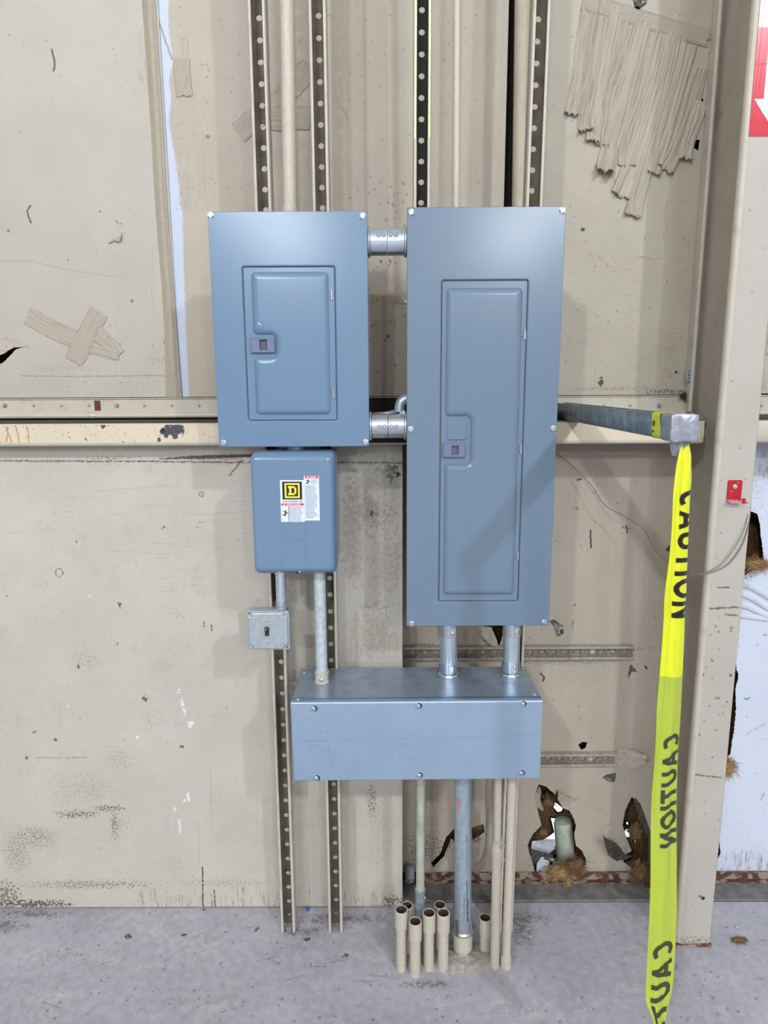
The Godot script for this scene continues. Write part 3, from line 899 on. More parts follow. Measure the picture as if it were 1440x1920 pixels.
func build_right_bay() -> void:
	# white facing beyond the column
	var rect := Rect2(0.90, 0.028, 1.6, 1.53)
	var c = Canvas.new().setup(self, rect, WALL_Z, 520.0, [c8(190, 197, 214), c8(208, 215, 231), c8(160, 160, 168)], 85, 0.4)
	c.specks(1340, 840, 1440, 1620, 60, 1.6, c8(120, 116, 116), 0.5)
	c.blot(1410, 905, 40, 60, c8(170, 168, 172), 0.4, 0.32, 1.0)
	c.streaks(1425, 1440, 835, 900, 20, c8(96, 84, 78), 0.3)
	c.streaks(1350, 1440, 1590, 1632, 60, c8(120, 100, 88), 0.4)
	c.line([[1396, 1380], [1416, 1366], [1440, 1354]], 0.9, c8(150, 156, 172), 0.6)
	c.line([[1396, 1310], [1402, 1311], [1406, 1308]], 1.2, c8(110, 116, 130), 0.7)
	c.line([[1432, 1191], [1440, 1190]], 1.0, c8(120, 120, 130), 0.6)
	c.line([[1426, 1500], [1432, 1486]], 0.9, c8(120, 120, 130), 0.6)
	var s := mb()
	var holes := [
		torn_px([[1392, 962], [1408, 959], [1420, 963], [1424, 980], [1430, 1030], [1432, 1050], [1418, 1064], [1390, 1084], [1380, 1084], [1388, 1000]], WALL_Z, 305, 0.003),
		torn_px([[1370, 1230], [1378, 1232], [1381, 1255], [1385, 1266], [1379, 1292], [1380, 1330], [1376, 1370], [1369, 1415], [1357, 1424], [1362, 1300]], WALL_Z, 305, 0.003),
		poly_px([[1338, 1585], [1348, 1572], [1351, 1600], [1343, 1616], [1336, 1610]], WALL_Z),
	]
	holed_sheet(s, rect, holes, WALL_Z, rect)
	var w := put("wall_bay", s, c.material(0.42))
	tag(w, "white insulation facing with tears beyond the right edge of the steel column", "wall", "", "structure")
	s = mb(); box(s, Vector3(7.25, 0.79, WALL_Z - 0.003), Vector3(9.5, 1.53, 0.006), 0.0)
	put("facing_sheet", s, M.white_vinyl, w)
	# folds hanging under the upper tear
	for q in [[[1375, 1090], [1405, 1096], [1440, 1116], 0.016], [[1374, 1110], [1405, 1117], [1442, 1140], 0.014], [[1373, 1130], [1402, 1136], [1442, 1156], 0.013], [[1372, 1150], [1400, 1155], [1440, 1160], 0.010]]:
		s = mb()
		var rings := []
		for p in curve([at(q[0][0], q[0][1], WALL_Z), at(q[1][0], q[1][1], WALL_Z), at(q[2][0], q[2][1], WALL_Z)], 8):
			var ring := PackedVector3Array()
			for k in 9:
				var a := PI * k / 8.0
				ring.append(p + Vector3(0, cos(a) * q[3], 0.001 + sin(a) * q[3] * 0.55))
			rings.append(ring)
		loft(s, rings, true, false)
		put("sagging_fold", s, M.white_vinyl, w)

func build_steel() -> void:
	# girt: a Z section whose lip faces the room; the top angle holds the facing
	var i := 0
	for q in [[-4.0, 0.8415, "long cream steel girt running behind both panels, chipped paint left of them"], [0.945, 4.0, "short end of cream steel girt beyond the steel column"]]:
		var t := thing("steel_girt", q[2], "girt", Vector3(q[0], 1.505, 0))
		var l: float = q[1] - q[0]
		var s := mb()
		box(s, Vector3(l / 2, -0.0015, (GIRT_Z + WALL_Z) / 2), Vector3(l, 0.003, GIRT_Z - WALL_Z - 0.006), 0.0004)
		put("web", s, M.grime, t)
		s = mb()
		var prof := [Vector2(GIRT_Z - 0.012, 0.0), Vector2(GIRT_Z - 0.004, -0.001), Vector2(GIRT_Z, -0.005), Vector2(GIRT_Z, -0.055), Vector2(GIRT_Z - 0.003, -0.0605), Vector2(GIRT_Z - 0.016, -0.063), Vector2(GIRT_Z - 0.016, -0.060), Vector2(GIRT_Z - 0.005, -0.057), Vector2(GIRT_Z - 0.003, -0.053), Vector2(GIRT_Z - 0.003, -0.006), Vector2(GIRT_Z - 0.012, -0.003)]
		var r0 := PackedVector3Array()
		var r1 := PackedVector3Array()
		for p in prof:
			r0.append(Vector3(0, p.y, p.x)); r1.append(Vector3(l, p.y, p.x))
		loft(s, [r0, r1], false)
		cap(s, r0, Vector3.LEFT); cap(s, r1, Vector3.RIGHT)
		var fl := put("flange", s, M.cream_bright, t)
		if i == 0: girt_marks(fl, q[0])
		s = mb()
		var la := l + 0.024 if i == 0 else l
		box(s, Vector3(la / 2, 0.035, WALL_Z + 0.004), Vector3(la, 0.048, 0.004), 0.001)
		box(s, Vector3(la / 2, 0.0595, WALL_Z + 0.005), Vector3(la, 0.003, 0.010), 0.001)
		var lip := along(Vector3(0, 0.011, WALL_Z + 0.009), Vector3(la, 0.011, WALL_Z + 0.009))
		lathe(s, [Vector2(0.0001, 0), Vector2(0.0075, 0), Vector2(0.0075, la), Vector2(0.0001, la)], lip, 12)
		put("top_angle", s, M.cream_bright, t)
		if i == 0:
			s = mb()  # thin dark brown plates over girt and angle between the panels
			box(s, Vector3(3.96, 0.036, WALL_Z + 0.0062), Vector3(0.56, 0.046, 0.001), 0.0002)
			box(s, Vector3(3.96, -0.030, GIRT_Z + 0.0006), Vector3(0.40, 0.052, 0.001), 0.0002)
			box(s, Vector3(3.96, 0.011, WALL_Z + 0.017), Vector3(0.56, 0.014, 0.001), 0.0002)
			put("dark_plates", s, noisy([[0.0, c8(26, 20, 19)], [0.6, c8(46, 34, 31)], [1.0, c8(70, 54, 48)]], 0.03, 5.0, 0.8, 0.0, 54), t)
		var xs := [9, 63, 115, 167, 219, 271, 322, 373, 1132, 1182, 1236] if i == 0 else [1428]
		for x in xs:
			var p := at(x, 760, WALL_Z + 0.006)
			var b := mb()
			var big: bool = x in [9, 219, 1236]
			lathe(b, [Vector2(0.0045, 0), Vector2(0.0045, 0.002), Vector2(0.003, 0.004), Vector2(0.0001, 0.0045)] if not big else [Vector2(0.007, 0), Vector2(0.007, 0.002), Vector2(0.0045, 0.003), Vector2(0.004, 0.009), Vector2(0.0001, 0.0095)], Transform3D(Basis(Vector3.RIGHT, PI / 2), Vector3.ZERO), 14)
			move(put("rivet", b, M.cream_dusty if big else M.cream, t), Vector3(p.x - q[0], p.y - 1.505, WALL_Z + 0.0055))
		i += 1
	# column: I section, narrow flange towards the room
	var t := thing("steel_column", "cream steel column with narrow flange standing right of the hanging caution tape", "column", Vector3(0.884, 0, 0))
	var s := mb()
	var h := 7.5
	var fl := []
	var prof := [Vector2(-0.048, 0.132), Vector2(-0.050, 0.142), Vector2(-0.046, 0.151), Vector2(-0.038, 0.154), Vector2(0.046, 0.154), Vector2(0.050, 0.151), Vector2(0.050, 0.136), Vector2(-0.036, 0.136), Vector2(-0.040, 0.130)]
	var r0 := PackedVector3Array()
	var r1 := PackedVector3Array()
	for p in prof:
		r0.append(Vector3(p.x, 0.006, p.y)); r1.append(Vector3(p.x, h, p.y))
	loft(s, [r0, r1], false)
	cap(s, r0, Vector3.DOWN)
	var cf := put("flange", s, M.cream_bright, t)
	s = mb(); box(s, Vector3(0, h / 2, 0.012), Vector3(0.006, h - 0.012, 0.25), 0.0005)
	put("web", s, M.cream, t)
	s = mb(); box(s, Vector3(0.020, h / 2, WALL_Z + 0.006), Vector3(0.072, h - 0.012, 0.01), 0.001)
	put("back_flange", s, M.cream, t)
	s = mb(); box(s, Vector3(-0.0215, h / 2 + 0.76, WALL_Z + 0.020), Vector3(0.009, h - 1.52, 0.034), 0.001)
	put("edge_angle", s, M.cream_bright, t)
	s = mb(); box(s, Vector3(0.0, 0.004, 0.02), Vector3(0.105, 0.008, 0.28), 0.001)
	put("base_plate", s, M.rust, t)
	s = mb()
	var bh := at(1318, 1684, COLUMN_Z)
	lathe(s, [Vector2(0.0055, 0.0), Vector2(0.0055, 0.0006), Vector2(0.0001, 0.0006)], Transform3D(Basis(Vector3.RIGHT, PI / 2), Vector3(bh.x - 0.884, bh.y, COLUMN_Z + 0.0002)), 16)
	put("bolt_hole", s, M.dark, t)
	# worn marks on the flange
	var c = Canvas.new().setup(self, Rect2(0.84, 0.0, 0.09, 2.75), COLUMN_Z, 560.0, [c8(168, 163, 154), c8(182, 178, 170), c8(142, 134, 122)], 87, 0.7)
	c.specks(1260, 300, 1440, 1770, 130, 1.6, c8(100, 90, 78), 0.6)
	c.specks(1300, 1080, 1400, 1420, 30, 2.4, c8(70, 62, 54), 0.7)
	for q in [[[1345, 1101], [1370, 1102]], [[1345, 1140], [1386, 1139]], [[1330, 1141], [1352, 1142]], [[1300, 1452], [1352, 1458]], [[1360, 1152], [1382, 1154]]]:
		c.line(q, 1.1, c8(90, 80, 70), 0.6)
	c.blot(1346, 880, 3, 3, c8(120, 100, 84), 0.8, 0.6)
	c.blot(1300, 1765, 60, 12, c8(120, 104, 90), 0.6, 0.4, 1.4)
	c.blot(1340, 1050, 14, 16, c8(160, 148, 130), 0.4, 0.3, 1.2)
	for q in [[1318, 1265], [1343, 1262], [1369, 1264], [1302, 1424], [1312, 1680]]:
		c.blot(q[0], q[1], 3, 4, c8(60, 52, 44), 0.85, 0.6)
	s = mb()
	holed_sheet(s, Rect2(0.847, 0.01, 0.082, 2.7), [], COLUMN_Z + 0.0003, Rect2(0.84, 0.0, 0.09, 2.75))
	s.set_smooth_group(-1)
	var face_part := put("painted_face", s, c.material(0.5), t)
	face_part.position = Vector3(-0.884, 0, 0)
	# base channel along the ledge
	for q in [[0.062, 0.834, "rusty red steel base channel on the ledge behind the floor pipes"], [0.934, 4.0, "red brown steel base channel under the white facing beyond the column"], [-6.0, 0.03, "steel base channel hidden behind the plywood sheet"]]:
		if q[1] < 0.05: continue
		var b := mb()
		box(b, Vector3((q[1] - q[0]) / 2, 0.018, 0), Vector3(q[1] - q[0], 0.028, 0.006), 0.001)
		box(b, Vector3((q[1] - q[0]) / 2, 0.0055, 0.010), Vector3(q[1] - q[0], 0.003, 0.02), 0.001)
		var o := put("base_channel", b, M.rust)
		o.position = Vector3(q[0], 0, WALL_Z + 0.006)
		tag(o, q[2], "channel", "", "thing")

func girt_marks(fl: Node3D, x0: float) -> void:
	var rect := Rect2(-1.3, 1.4525, 2.13, 0.0465)
	var c = Canvas.new().setup(self, rect, GIRT_Z, 800.0, [c8(198, 185, 161), c8(214, 202, 180), c8(150, 136, 114)], 89, 0.6)
	c.blot(322, 807, 24, 16, c8(62, 64, 72), 1.0, 0.72, 0.6)
	c.blot(334, 804, 12, 10, c8(62, 64, 72), 1.0, 0.9, 0.8)
	c.blot(305, 806, 5, 5, c8(16, 15, 16), 1.0, 0.95, 0.4)
	c.blot(298, 824, 4, 4, c8(50, 46, 46), 0.95, 0.8)
	c.blot(192, 799, 7, 5, c8(96, 40, 40), 0.95, 0.7, 0.8)
	c.blot(71, 796, 4, 3, c8(60, 54, 52), 0.9, 0.8)
	for q in [[10, 800, 22, 832], [28, 796, 36, 833], [50, 800, 54, 833], [14, 798, 12, 830]]:
		c.line([[q[0], q[1]], [(q[0] + q[2]) / 2.0 + 2, (q[1] + q[3]) / 2.0], [q[2], q[3]]], 1.1, c8(176, 116, 62), 0.55)
	c.line([[160, 822], [163, 826]], 1.2, c8(60, 52, 46), 0.9)
	c.line([[230, 828], [233, 832]], 1.2, c8(70, 60, 52), 0.9)
	c.streaks(240, 405, 796, 833, 40, c8(130, 118, 100), 0.25)
	c.specks(0, 790, 405, 833, 120, 1.6, c8(96, 86, 74), 0.6)
	c.specks(1045, 790, 1300, 833, 30, 1.4, c8(120, 108, 92), 0.5)
	c.blot(60, 791, 110, 4, c8(80, 76, 76), 0.7, 0.5, 1.6)
	c.blot(310, 791, 100, 4, c8(90, 84, 80), 0.6, 0.45, 1.6)
	var s := mb()
	holed_sheet(s, rect, [], GIRT_Z + 0.0003, rect)
	var o := put("worn_paint", s, c.material(0.45), fl)
	o.position = Vector3(-x0, -1.505, 0)

# ------------------------------------------------------------------ strut channel
func strut(called: String, label: String, x: float, y0: float, y1: float, z_front: float, depth: float, inside: Material, zinc_from := 99.0, lean := 0.0, first := 0.02, group := "") -> Node3D:
	var w := 0.0413
	var g := 0.0026
	var lip := 0.0075
	var t := thing(called, label, "strut", Vector3(x, y0, z_front), group)
	t.rotation.z = lean
	var l := y1 - y0
	var holes := []
	var y := first
	while y < l - 0.02:
		holes.append(y)
		y += 0.0476
	var s := mb()
	hole_plate(s, -w / 2 + g, w / 2 - g, 0.0, l, -depth + g, g, holes, 0.0071)
	for k in [-1, 1]:
		var xi: float = k * (w / 2 - g)
		face(s, [Vector3(xi, 0, -depth + g), Vector3(xi, l, -depth + g), Vector3(xi, l, -0.002), Vector3(xi, 0, -0.002)], Vector3(-k, 0, 0))
	put("bare_inside", s, inside, t)
	var ends := [[0.0, minf(l, zinc_from - y0), M.cream_bright]]
	if zinc_from < y1: ends.append([zinc_from - y0, l, M.zinc])
	for e in ends:
		s = mb()
		for k in [-1, 1]:
			var prof := [Vector2(w / 2, -depth), Vector2(w / 2, -0.003), Vector2(w / 2 - 0.0009, -0.0009), Vector2(w / 2 - 0.003, 0), Vector2(w / 2 - lip + 0.001, 0), Vector2(w / 2 - lip, -0.001), Vector2(w / 2 - lip, -0.009), Vector2(w / 2 - lip + 0.002, -0.009), Vector2(w / 2 - lip + 0.002, -0.0035), Vector2(w / 2 - g + 0.0002, -0.0035), Vector2(w / 2 - g + 0.0002, -depth)]
			var r0 := PackedVector3Array()
			var r1 := PackedVector3Array()
			for p in prof:
				r0.append(Vector3(p.x * k, e[0], p.y)); r1.append(Vector3(p.x * k, e[1], p.y))
			loft(s, [r0, r1], false)
			cap(s, r0, Vector3.DOWN); cap(s, r1, Vector3.UP)
		put("painted_shell" if e[2] == M.cream_bright else "zinc_shell", s, e[2], t)
	return t

func build_struts() -> void:
	strut("strut_channel", "perforated cream strut channel behind the switch box, left of the two reaching the floor", -0.2935, 0.003, 2.74, STRUT_Z, 0.041, M.bare_strut, 99.0, 0.0, 0.026)
	strut("strut_channel", "perforated cream strut channel behind the painted conduit below the contactor box", -0.1525, 0.003, 2.74, STRUT_Z, 0.041, M.bare_strut, 99.0, 0.0, 0.03)
	strut("strut_channel", "strut channel with black inside and green zinc lips above the large panel", 0.0925, 1.46, 2.74, STRUT_Z, 0.041, M.black_strut, at(790, 258, STRUT_Z).y, 0.0, 0.012)
	strut("strut_channel", "perforated cream strut channel beside the dark wall gap, above the large panel's right half", 0.352, 0.003, 2.74, STRUT_Z, 0.041, M.bare_strut, 99.0, -0.0068, 0.02)
	for q in [["upper horizontal cream strut rail on the recessed wall, level with the wireway top", 0.052, 0.757, 0.7935, 1108], ["lower short horizontal strut rail ending at a torn flap right of the wireway", 0.052, 0.721, 0.4375, 1115]]:
		var t := thing("strut_rail", q[0], "strut", Vector3(q[1], q[3], WALL_Z + 0.021))
		var l: float = q[2] - q[1]
		var st := mb()
		var holes := []
		var y := 0.03
		while y < l - 0.01:
			holes.append(y)
			y += 0.0363 if q[3] > 0.6 else 0.036
		hole_plate(st, -0.018, 0.018, 0.0, l, -0.0140, 0.0030, holes, 0.0072)
		var back := put("dirty_inside", st, noisy([[0.0, c8(92, 86, 77)], [0.5, c8(122, 115, 104)], [1.0, c8(146, 138, 126)]], 0.03, 5.0, 0.8, 0.0, 57), t)
		back.rotation.z = -PI / 2
		st = mb()
		for k in [-1, 1]:
			box(st, Vector3(k * 0.0195, l / 2, -0.0105), Vector3(0.0025, l, 0.0205), 0.0006)
			box(st, Vector3(k * 0.0170, l / 2, -0.001), Vector3(0.0070, l, 0.0022), 0.0006)
		var o := put("channel", st, M.cream_dusty, t)
		o.rotation.z = -PI / 2
		st = mb()
		lathe(st, [Vector2(0.009, 0), Vector2(0.009, 0.002), Vector2(0.006, 0.0025), Vector2(0.006, 0.007), Vector2(0.0035, 0.0075), Vector2(0.0001, 0.0075)], Transform3D(Basis(Vector3.RIGHT, PI / 2), Vector3.ZERO), 12)
		move(put("bolt", st, M.cream, t), Vector3(at(q[4], 1222, WALL_Z).x - q[1], 0, -0.0138))

# ------------------------------------------------------------------ panels
func wall_box(t: Node3D, x0: float, y0: float, x1: float, y1: float, z0: float, z1: float, m: Material) -> void:
	var s := mb()
	box(s, Vector3((x0 + x1) / 2, (y0 + y1) / 2, (z0 + z1) / 2), Vector3(x1 - x0, y1 - y0, z1 - z0), 0.001)
	put("enclosure", s, m, t)

func breaker_panel(called: String, label: String, r: Array, d: Array, raised: Array, notch: Array, latch: Array, slot: Array, hinges: Array, screws: Array, extra: Callable, paint: Material) -> void:
	# every rectangle is x0, y0, x1, y1 in metres, y upwards
	var o := Vector3(r[0], r[1], STRUT_Z)
	var t := thing(called, label, "breaker panel", o)
	var zf := COVER_Z - STRUT_Z
	var L := func(q: Array) -> Array: return [q[0] - r[0], q[1] - r[1], q[2] - r[0], q[3] - r[1]]
	var w: float = r[2] - r[0]
	var h: float = r[3] - r[1]
	wall_box(t, 0.012, 0.012, w - 0.012, h - 0.012, 0.0, zf - 0.006, M.box_side)
	var dd: Array = L.call(d)
	var s := mb()
	loft(s, [rr(0.0, 0.0, w, h, 0.003, zf - 0.010), rr(0.0, 0.0, w, h, 0.003, zf - 0.0012), rr(0.0004, 0.0004, w - 0.0004, h - 0.0004, 0.003, zf - 0.0003), rr(0.0013, 0.0013, w - 0.0013, h - 0.0013, 0.003, zf)], true, true, 1)
	var g := 0.0018
	loft(s, [rr(0.0013, 0.0013, w - 0.0013, h - 0.0013, 0.003, zf), rr(dd[0] - 0.0045, dd[1] - 0.0045, dd[2] + 0.0045, dd[3] + 0.0045, 0.008, zf)], false, true, 20)
	loft(s, [rr(dd[0] - 0.0045, dd[1] - 0.0045, dd[2] + 0.0045, dd[3] + 0.0045, 0.008, zf), rr(dd[0] - 0.0028, dd[1] - 0.0028, dd[2] + 0.0028, dd[3] + 0.0028, 0.007, zf - 0.0006), rr(dd[0] - 0.0012, dd[1] - 0.0012, dd[2] + 0.0012, dd[3] + 0.0012, 0.006, zf - 0.0030), rr(dd[0] - 0.0008, dd[1] - 0.0008, dd[2] + 0.0008, dd[3] + 0.0008, 0.006, zf - 0.009)], true, true, 30)
	put("cover", s, paint, t)
	# door
	var zd := zf - 0.0022
	s = mb()
	loft(s, [rr(dd[0] + 0.0004, dd[1] + 0.0004, dd[2] - 0.0004, dd[3] - 0.0004, 0.0045, zd - 0.006), rr(dd[0] + 0.0004, dd[1] + 0.0004, dd[2] - 0.0004, dd[3] - 0.0004, 0.0045, zd - 0.0008), rr(dd[0] + 0.0012, dd[1] + 0.0012, dd[2] - 0.0012, dd[3] - 0.0012, 0.004, zd)], true, true, 1)
	var rc: Array = L.call(raised)
	var nc: Array = L.call(notch)
	# outline of the raised field, with the latch recess cut into its left side
	var poly := [Vector2(rc[0], rc[1]), Vector2(rc[2], rc[1]), Vector2(rc[2], rc[3]), Vector2(rc[0], rc[3]), Vector2(rc[0], nc[3]), Vector2(nc[2], nc[3]), Vector2(nc[2], nc[1]), Vector2(rc[0], nc[1])]
	var lo := outline(poly, 0.0, 0.011, zd, 5)
	# flat rim: cap between door edge and raised field, cut in two halves along the hinge side
	var rim := rr(dd[0] + 0.0012, dd[1] + 0.0012, dd[2] - 0.0012, dd[3] - 0.0012, 0.004, zd)
	flat_with_hole(s, rim, lo, zd)
	loft(s, [lo, outline(poly, 0.0008, 0.011, zd + 0.0006), outline(poly, 0.0034, 0.011, zd + 0.0036), outline(poly, 0.0052, 0.011, zd + 0.0052), outline(poly, 0.0074, 0.011, zd + 0.0065), outline(poly, 0.0104, 0.012, zd + 0.0075), outline(poly, 0.0140, 0.014, zd + 0.0081), outline(poly, 0.0165, 0.016, zd + 0.0082)], true, true, 2)
	cap(s, outline(poly, 0.0165, 0.016, zd + 0.0082), Vector3.BACK)
	var door := put("door", s, paint, t)
	extra.call(door, L, zd)
	# latch: a frame round a real finger slot
	var lc: Array = L.call(latch)
	var sl: Array = L.call(slot)
	s = mb()
	var zt := zd + 0.0085
	loft(s, [rr(lc[0], lc[1], lc[2], lc[3], 0.001, zd), rr(lc[0], lc[1], lc[2], lc[3], 0.001, zt - 0.0008), rr(lc[0] + 0.0008, lc[1] + 0.0008, lc[2] - 0.0008, lc[3] - 0.0008, 0.001, zt), rr(lc[0] + 0.003, lc[1] + 0.003, lc[2] - 0.002, lc[3] - 0.003, 0.001, zt), rr(lc[0] + 0.0034, lc[1] + 0.0034, lc[2] - 0.0024, lc[3] - 0.0034, 0.001, zt - 0.001), rr(sl[0], sl[1], sl[2], sl[3], 0.0006, zt - 0.001), rr(sl[0] + 0.0005, sl[1] + 0.0003, sl[2] - 0.0005, sl[3] - 0.0003, 0.0006, zd + 0.0005)], false, true, 5)
	var slot_floor := mb()
	cap(slot_floor, rr(sl[0] + 0.0005, sl[1] + 0.0003, sl[2] - 0.0005, sl[3] - 0.0003, 0.0006, zd + 0.0006), Vector3.BACK)
	var la := put("latch", s, M.latch, door)
	tag(la, "purple grey plastic slide latch")
	put("slot_floor", slot_floor, plain(c8(84, 86, 104), 0.6), door)
	for q in hinges:
		s = mb()
		pipe(s, Vector3(0, -0.012, 0), Vector3(0, 0.012, 0), 0.0026, 12)
		box(s, Vector3(0.0015, 0, -0.003), Vector3(0.004, 0.022, 0.005), 0.0006)
		move(put("hinge", s, M.screw, t), Vector3(q[0] - r[0], q[1] - r[1], zd + 0.0022))
	for q in screws:
		var sc := put("screw", screw_shape(0.0077, 0.0042), M.screw, t)
		move(sc, Vector3(q[0] - r[0], q[1] - r[1], zf), Vector3(0, 0, rng.randf_range(0, 3)))

func flat_with_hole(st: SurfaceTool, outer: PackedVector3Array, inner: PackedVector3Array, z: float) -> void:   # the flat ring between two outlines, cut along the middle
	var o := PackedVector2Array()
	var n := PackedVector2Array()
	for p in outer: o.append(Vector2(p.x, p.y))
	for p in inner: n.append(Vector2(p.x, p.y))
	var lo := Vector2(INF, INF)
	var hi := -lo
	for p in o:
		lo = lo.min(p)
		hi = hi.max(p)
	var cut := (lo.x + hi.x) / 2
	st.set_smooth_group(-1)
	for half in [[lo.x - 1.0, cut], [cut, hi.x + 1.0]]:
		var b := PackedVector2Array([Vector2(half[0], lo.y - 1), Vector2(half[1], lo.y - 1), Vector2(half[1], hi.y + 1), Vector2(half[0], hi.y + 1)])
		for part in Geometry2D.intersect_polygons(o, b):
			for q in Geometry2D.clip_polygons(part, n):
				var t := Geometry2D.triangulate_polygon(q)
				for k in range(0, t.size(), 3):
					var tri := [q[t[k]], q[t[k + 1]], q[t[k + 2]]]
					if (tri[1] - tri[0]).cross(tri[2] - tri[0]) > 0: tri.reverse()
					for p in tri: st.add_vertex(Vector3(p.x, p.y, z))

func rect_px(x0: float, y0: float, x1: float, y1: float, z := COVER_Z) -> Array:   # left, top, right, bottom in the photograph
	var a := at(x0, y1, z)
	var b := at(x1, y0, z)
	return [a.x, a.y, b.x, b.y]

func spots_px(list: Array, z := COVER_Z) -> Array:
	return list.map(func(q): return [at(q[0], q[1], z).x, at(q[0], q[1], z).y])

func build_panels() -> void:
	var knock := func(door: Node3D, L: Callable, zd: float) -> void:
		var p := at(487.5, 611, COVER_Z)
		var s := mb()
		lathe(s, [Vector2(0.0105, 0), Vector2(0.0098, 0.0012), Vector2(0.0085, 0.0012), Vector2(0.0078, 0.0002), Vector2(0.006, 0.0006), Vector2(0.0001, 0.0010)], Transform3D(Basis(Vector3.RIGHT, PI / 2), Vector3.ZERO), 24)
		var q: Array = L.call([p.x, p.y, 0, 0])
		move(put("lock_knockout", s, M.grey, door), Vector3(q[0], q[1], zd + 0.0080))
	breaker_panel("breaker_panel", "smaller blue grey breaker panel, upper left of the two, above the contactor box",
		[-0.4045, 1.4525, -0.038, 1.9925],
		rect_px(466.5, 500, 626.5, 788), [at(470, 509, COVER_Z).x, at(500, 778, COVER_Z).y, at(616, 509, COVER_Z).x, at(540, 509.5, COVER_Z).y],
		[0, at(480, 669, COVER_Z).y, at(517, 650, COVER_Z).x, at(480, 628, COVER_Z).y],
		rect_px(471, 632.5, 515, 661.5), rect_px(487.5, 637, 501.5, 656.5),
		spots_px([[621.5, 552], [625.5, 739]]), spots_px([[395, 403], [680, 405], [419, 830], [685.5, 829]]), knock, M.grey)
	var square := func(door: Node3D, L: Callable, zd: float) -> void:
		var a: Array = L.call(rect_px(838, 787, 876, 826))
		var s := mb()
		loft(s, [rr(a[0], a[1], a[2], a[3], 0.005, zd), rr(a[0] + 0.002, a[1] + 0.002, a[2] - 0.002, a[3] - 0.002, 0.004, zd + 0.0026), rr(a[0] + 0.003, a[1] + 0.003, a[2] - 0.003, a[3] - 0.003, 0.004, zd + 0.003)], true, true, 1)
		cap(s, rr(a[0] + 0.003, a[1] + 0.003, a[2] - 0.003, a[3] - 0.003, 0.004, zd + 0.003), Vector3.BACK)
		put("lock_knockout", s, M.grey_tall, door)
	breaker_panel("breaker_panel", "tall grey breaker panel with long door and six cover screws, right of the smaller one",
		[0.0535, 0.992, 0.4175, 2.0],
		[at(826.5, 800, COVER_Z).x, at(900, 1127, COVER_Z).y, at(981, 800, COVER_Z).x, at(900, 526, COVER_Z).y],
		[at(835, 700, COVER_Z).x, at(900, 1115.5, COVER_Z).y, at(973, 800, COVER_Z).x, at(900, 539.5, COVER_Z).y],
		[0, at(850, 869, COVER_Z).y, at(881, 830, COVER_Z).x, at(850, 781, COVER_Z).y],
		rect_px(830, 830, 872, 857), rect_px(846, 835.5, 860, 852.5),
		spots_px([[984, 627], [976.5, 842], [970.5, 1041.5]]), spots_px([[771, 398], [1055, 394.5], [770, 805], [1037.5, 803], [771.7, 1169], [1020, 1166]]), square, M.grey_tall)

func letters(text: String, height: float, bold := true) -> Dictionary:   # flat lettering: vertices with the first letter's foot at the origin, scaled so capitals are height tall
	var f := SystemFont.new()
	f.font_names = PackedStringArray(["Droid Sans"])
	f.font_weight = 800 if bold else 400
	var fv := FontVariation.new()
	fv.base_font = f
	fv.variation_embolden = 0.0
	var tm := TextMesh.new()
	tm.text = text
	tm.font = fv
	tm.font_size = 64
	tm.pixel_size = 0.01
	tm.depth = 0.0
	tm.curve_step = 1.0
	var a := tm.get_mesh_arrays()
	var v: PackedVector3Array = a[Mesh.ARRAY_VERTEX]
	var ix: PackedInt32Array = a[Mesh.ARRAY_INDEX] if a[Mesh.ARRAY_INDEX] != null else PackedInt32Array(range(v.size()))
	var lo := Vector3(INF, INF, 0)
	var hi := -lo
	for p in v:
		lo = lo.min(p); hi = hi.max(p)
	var k := height / maxf(1e-6, hi.y - lo.y)
	for i in v.size():
		v[i] = Vector3((v[i].x - lo.x) * k, (v[i].y - lo.y) * k, 0)
	return {"v": v, "i": ix, "w": (hi.x - lo.x) * k}

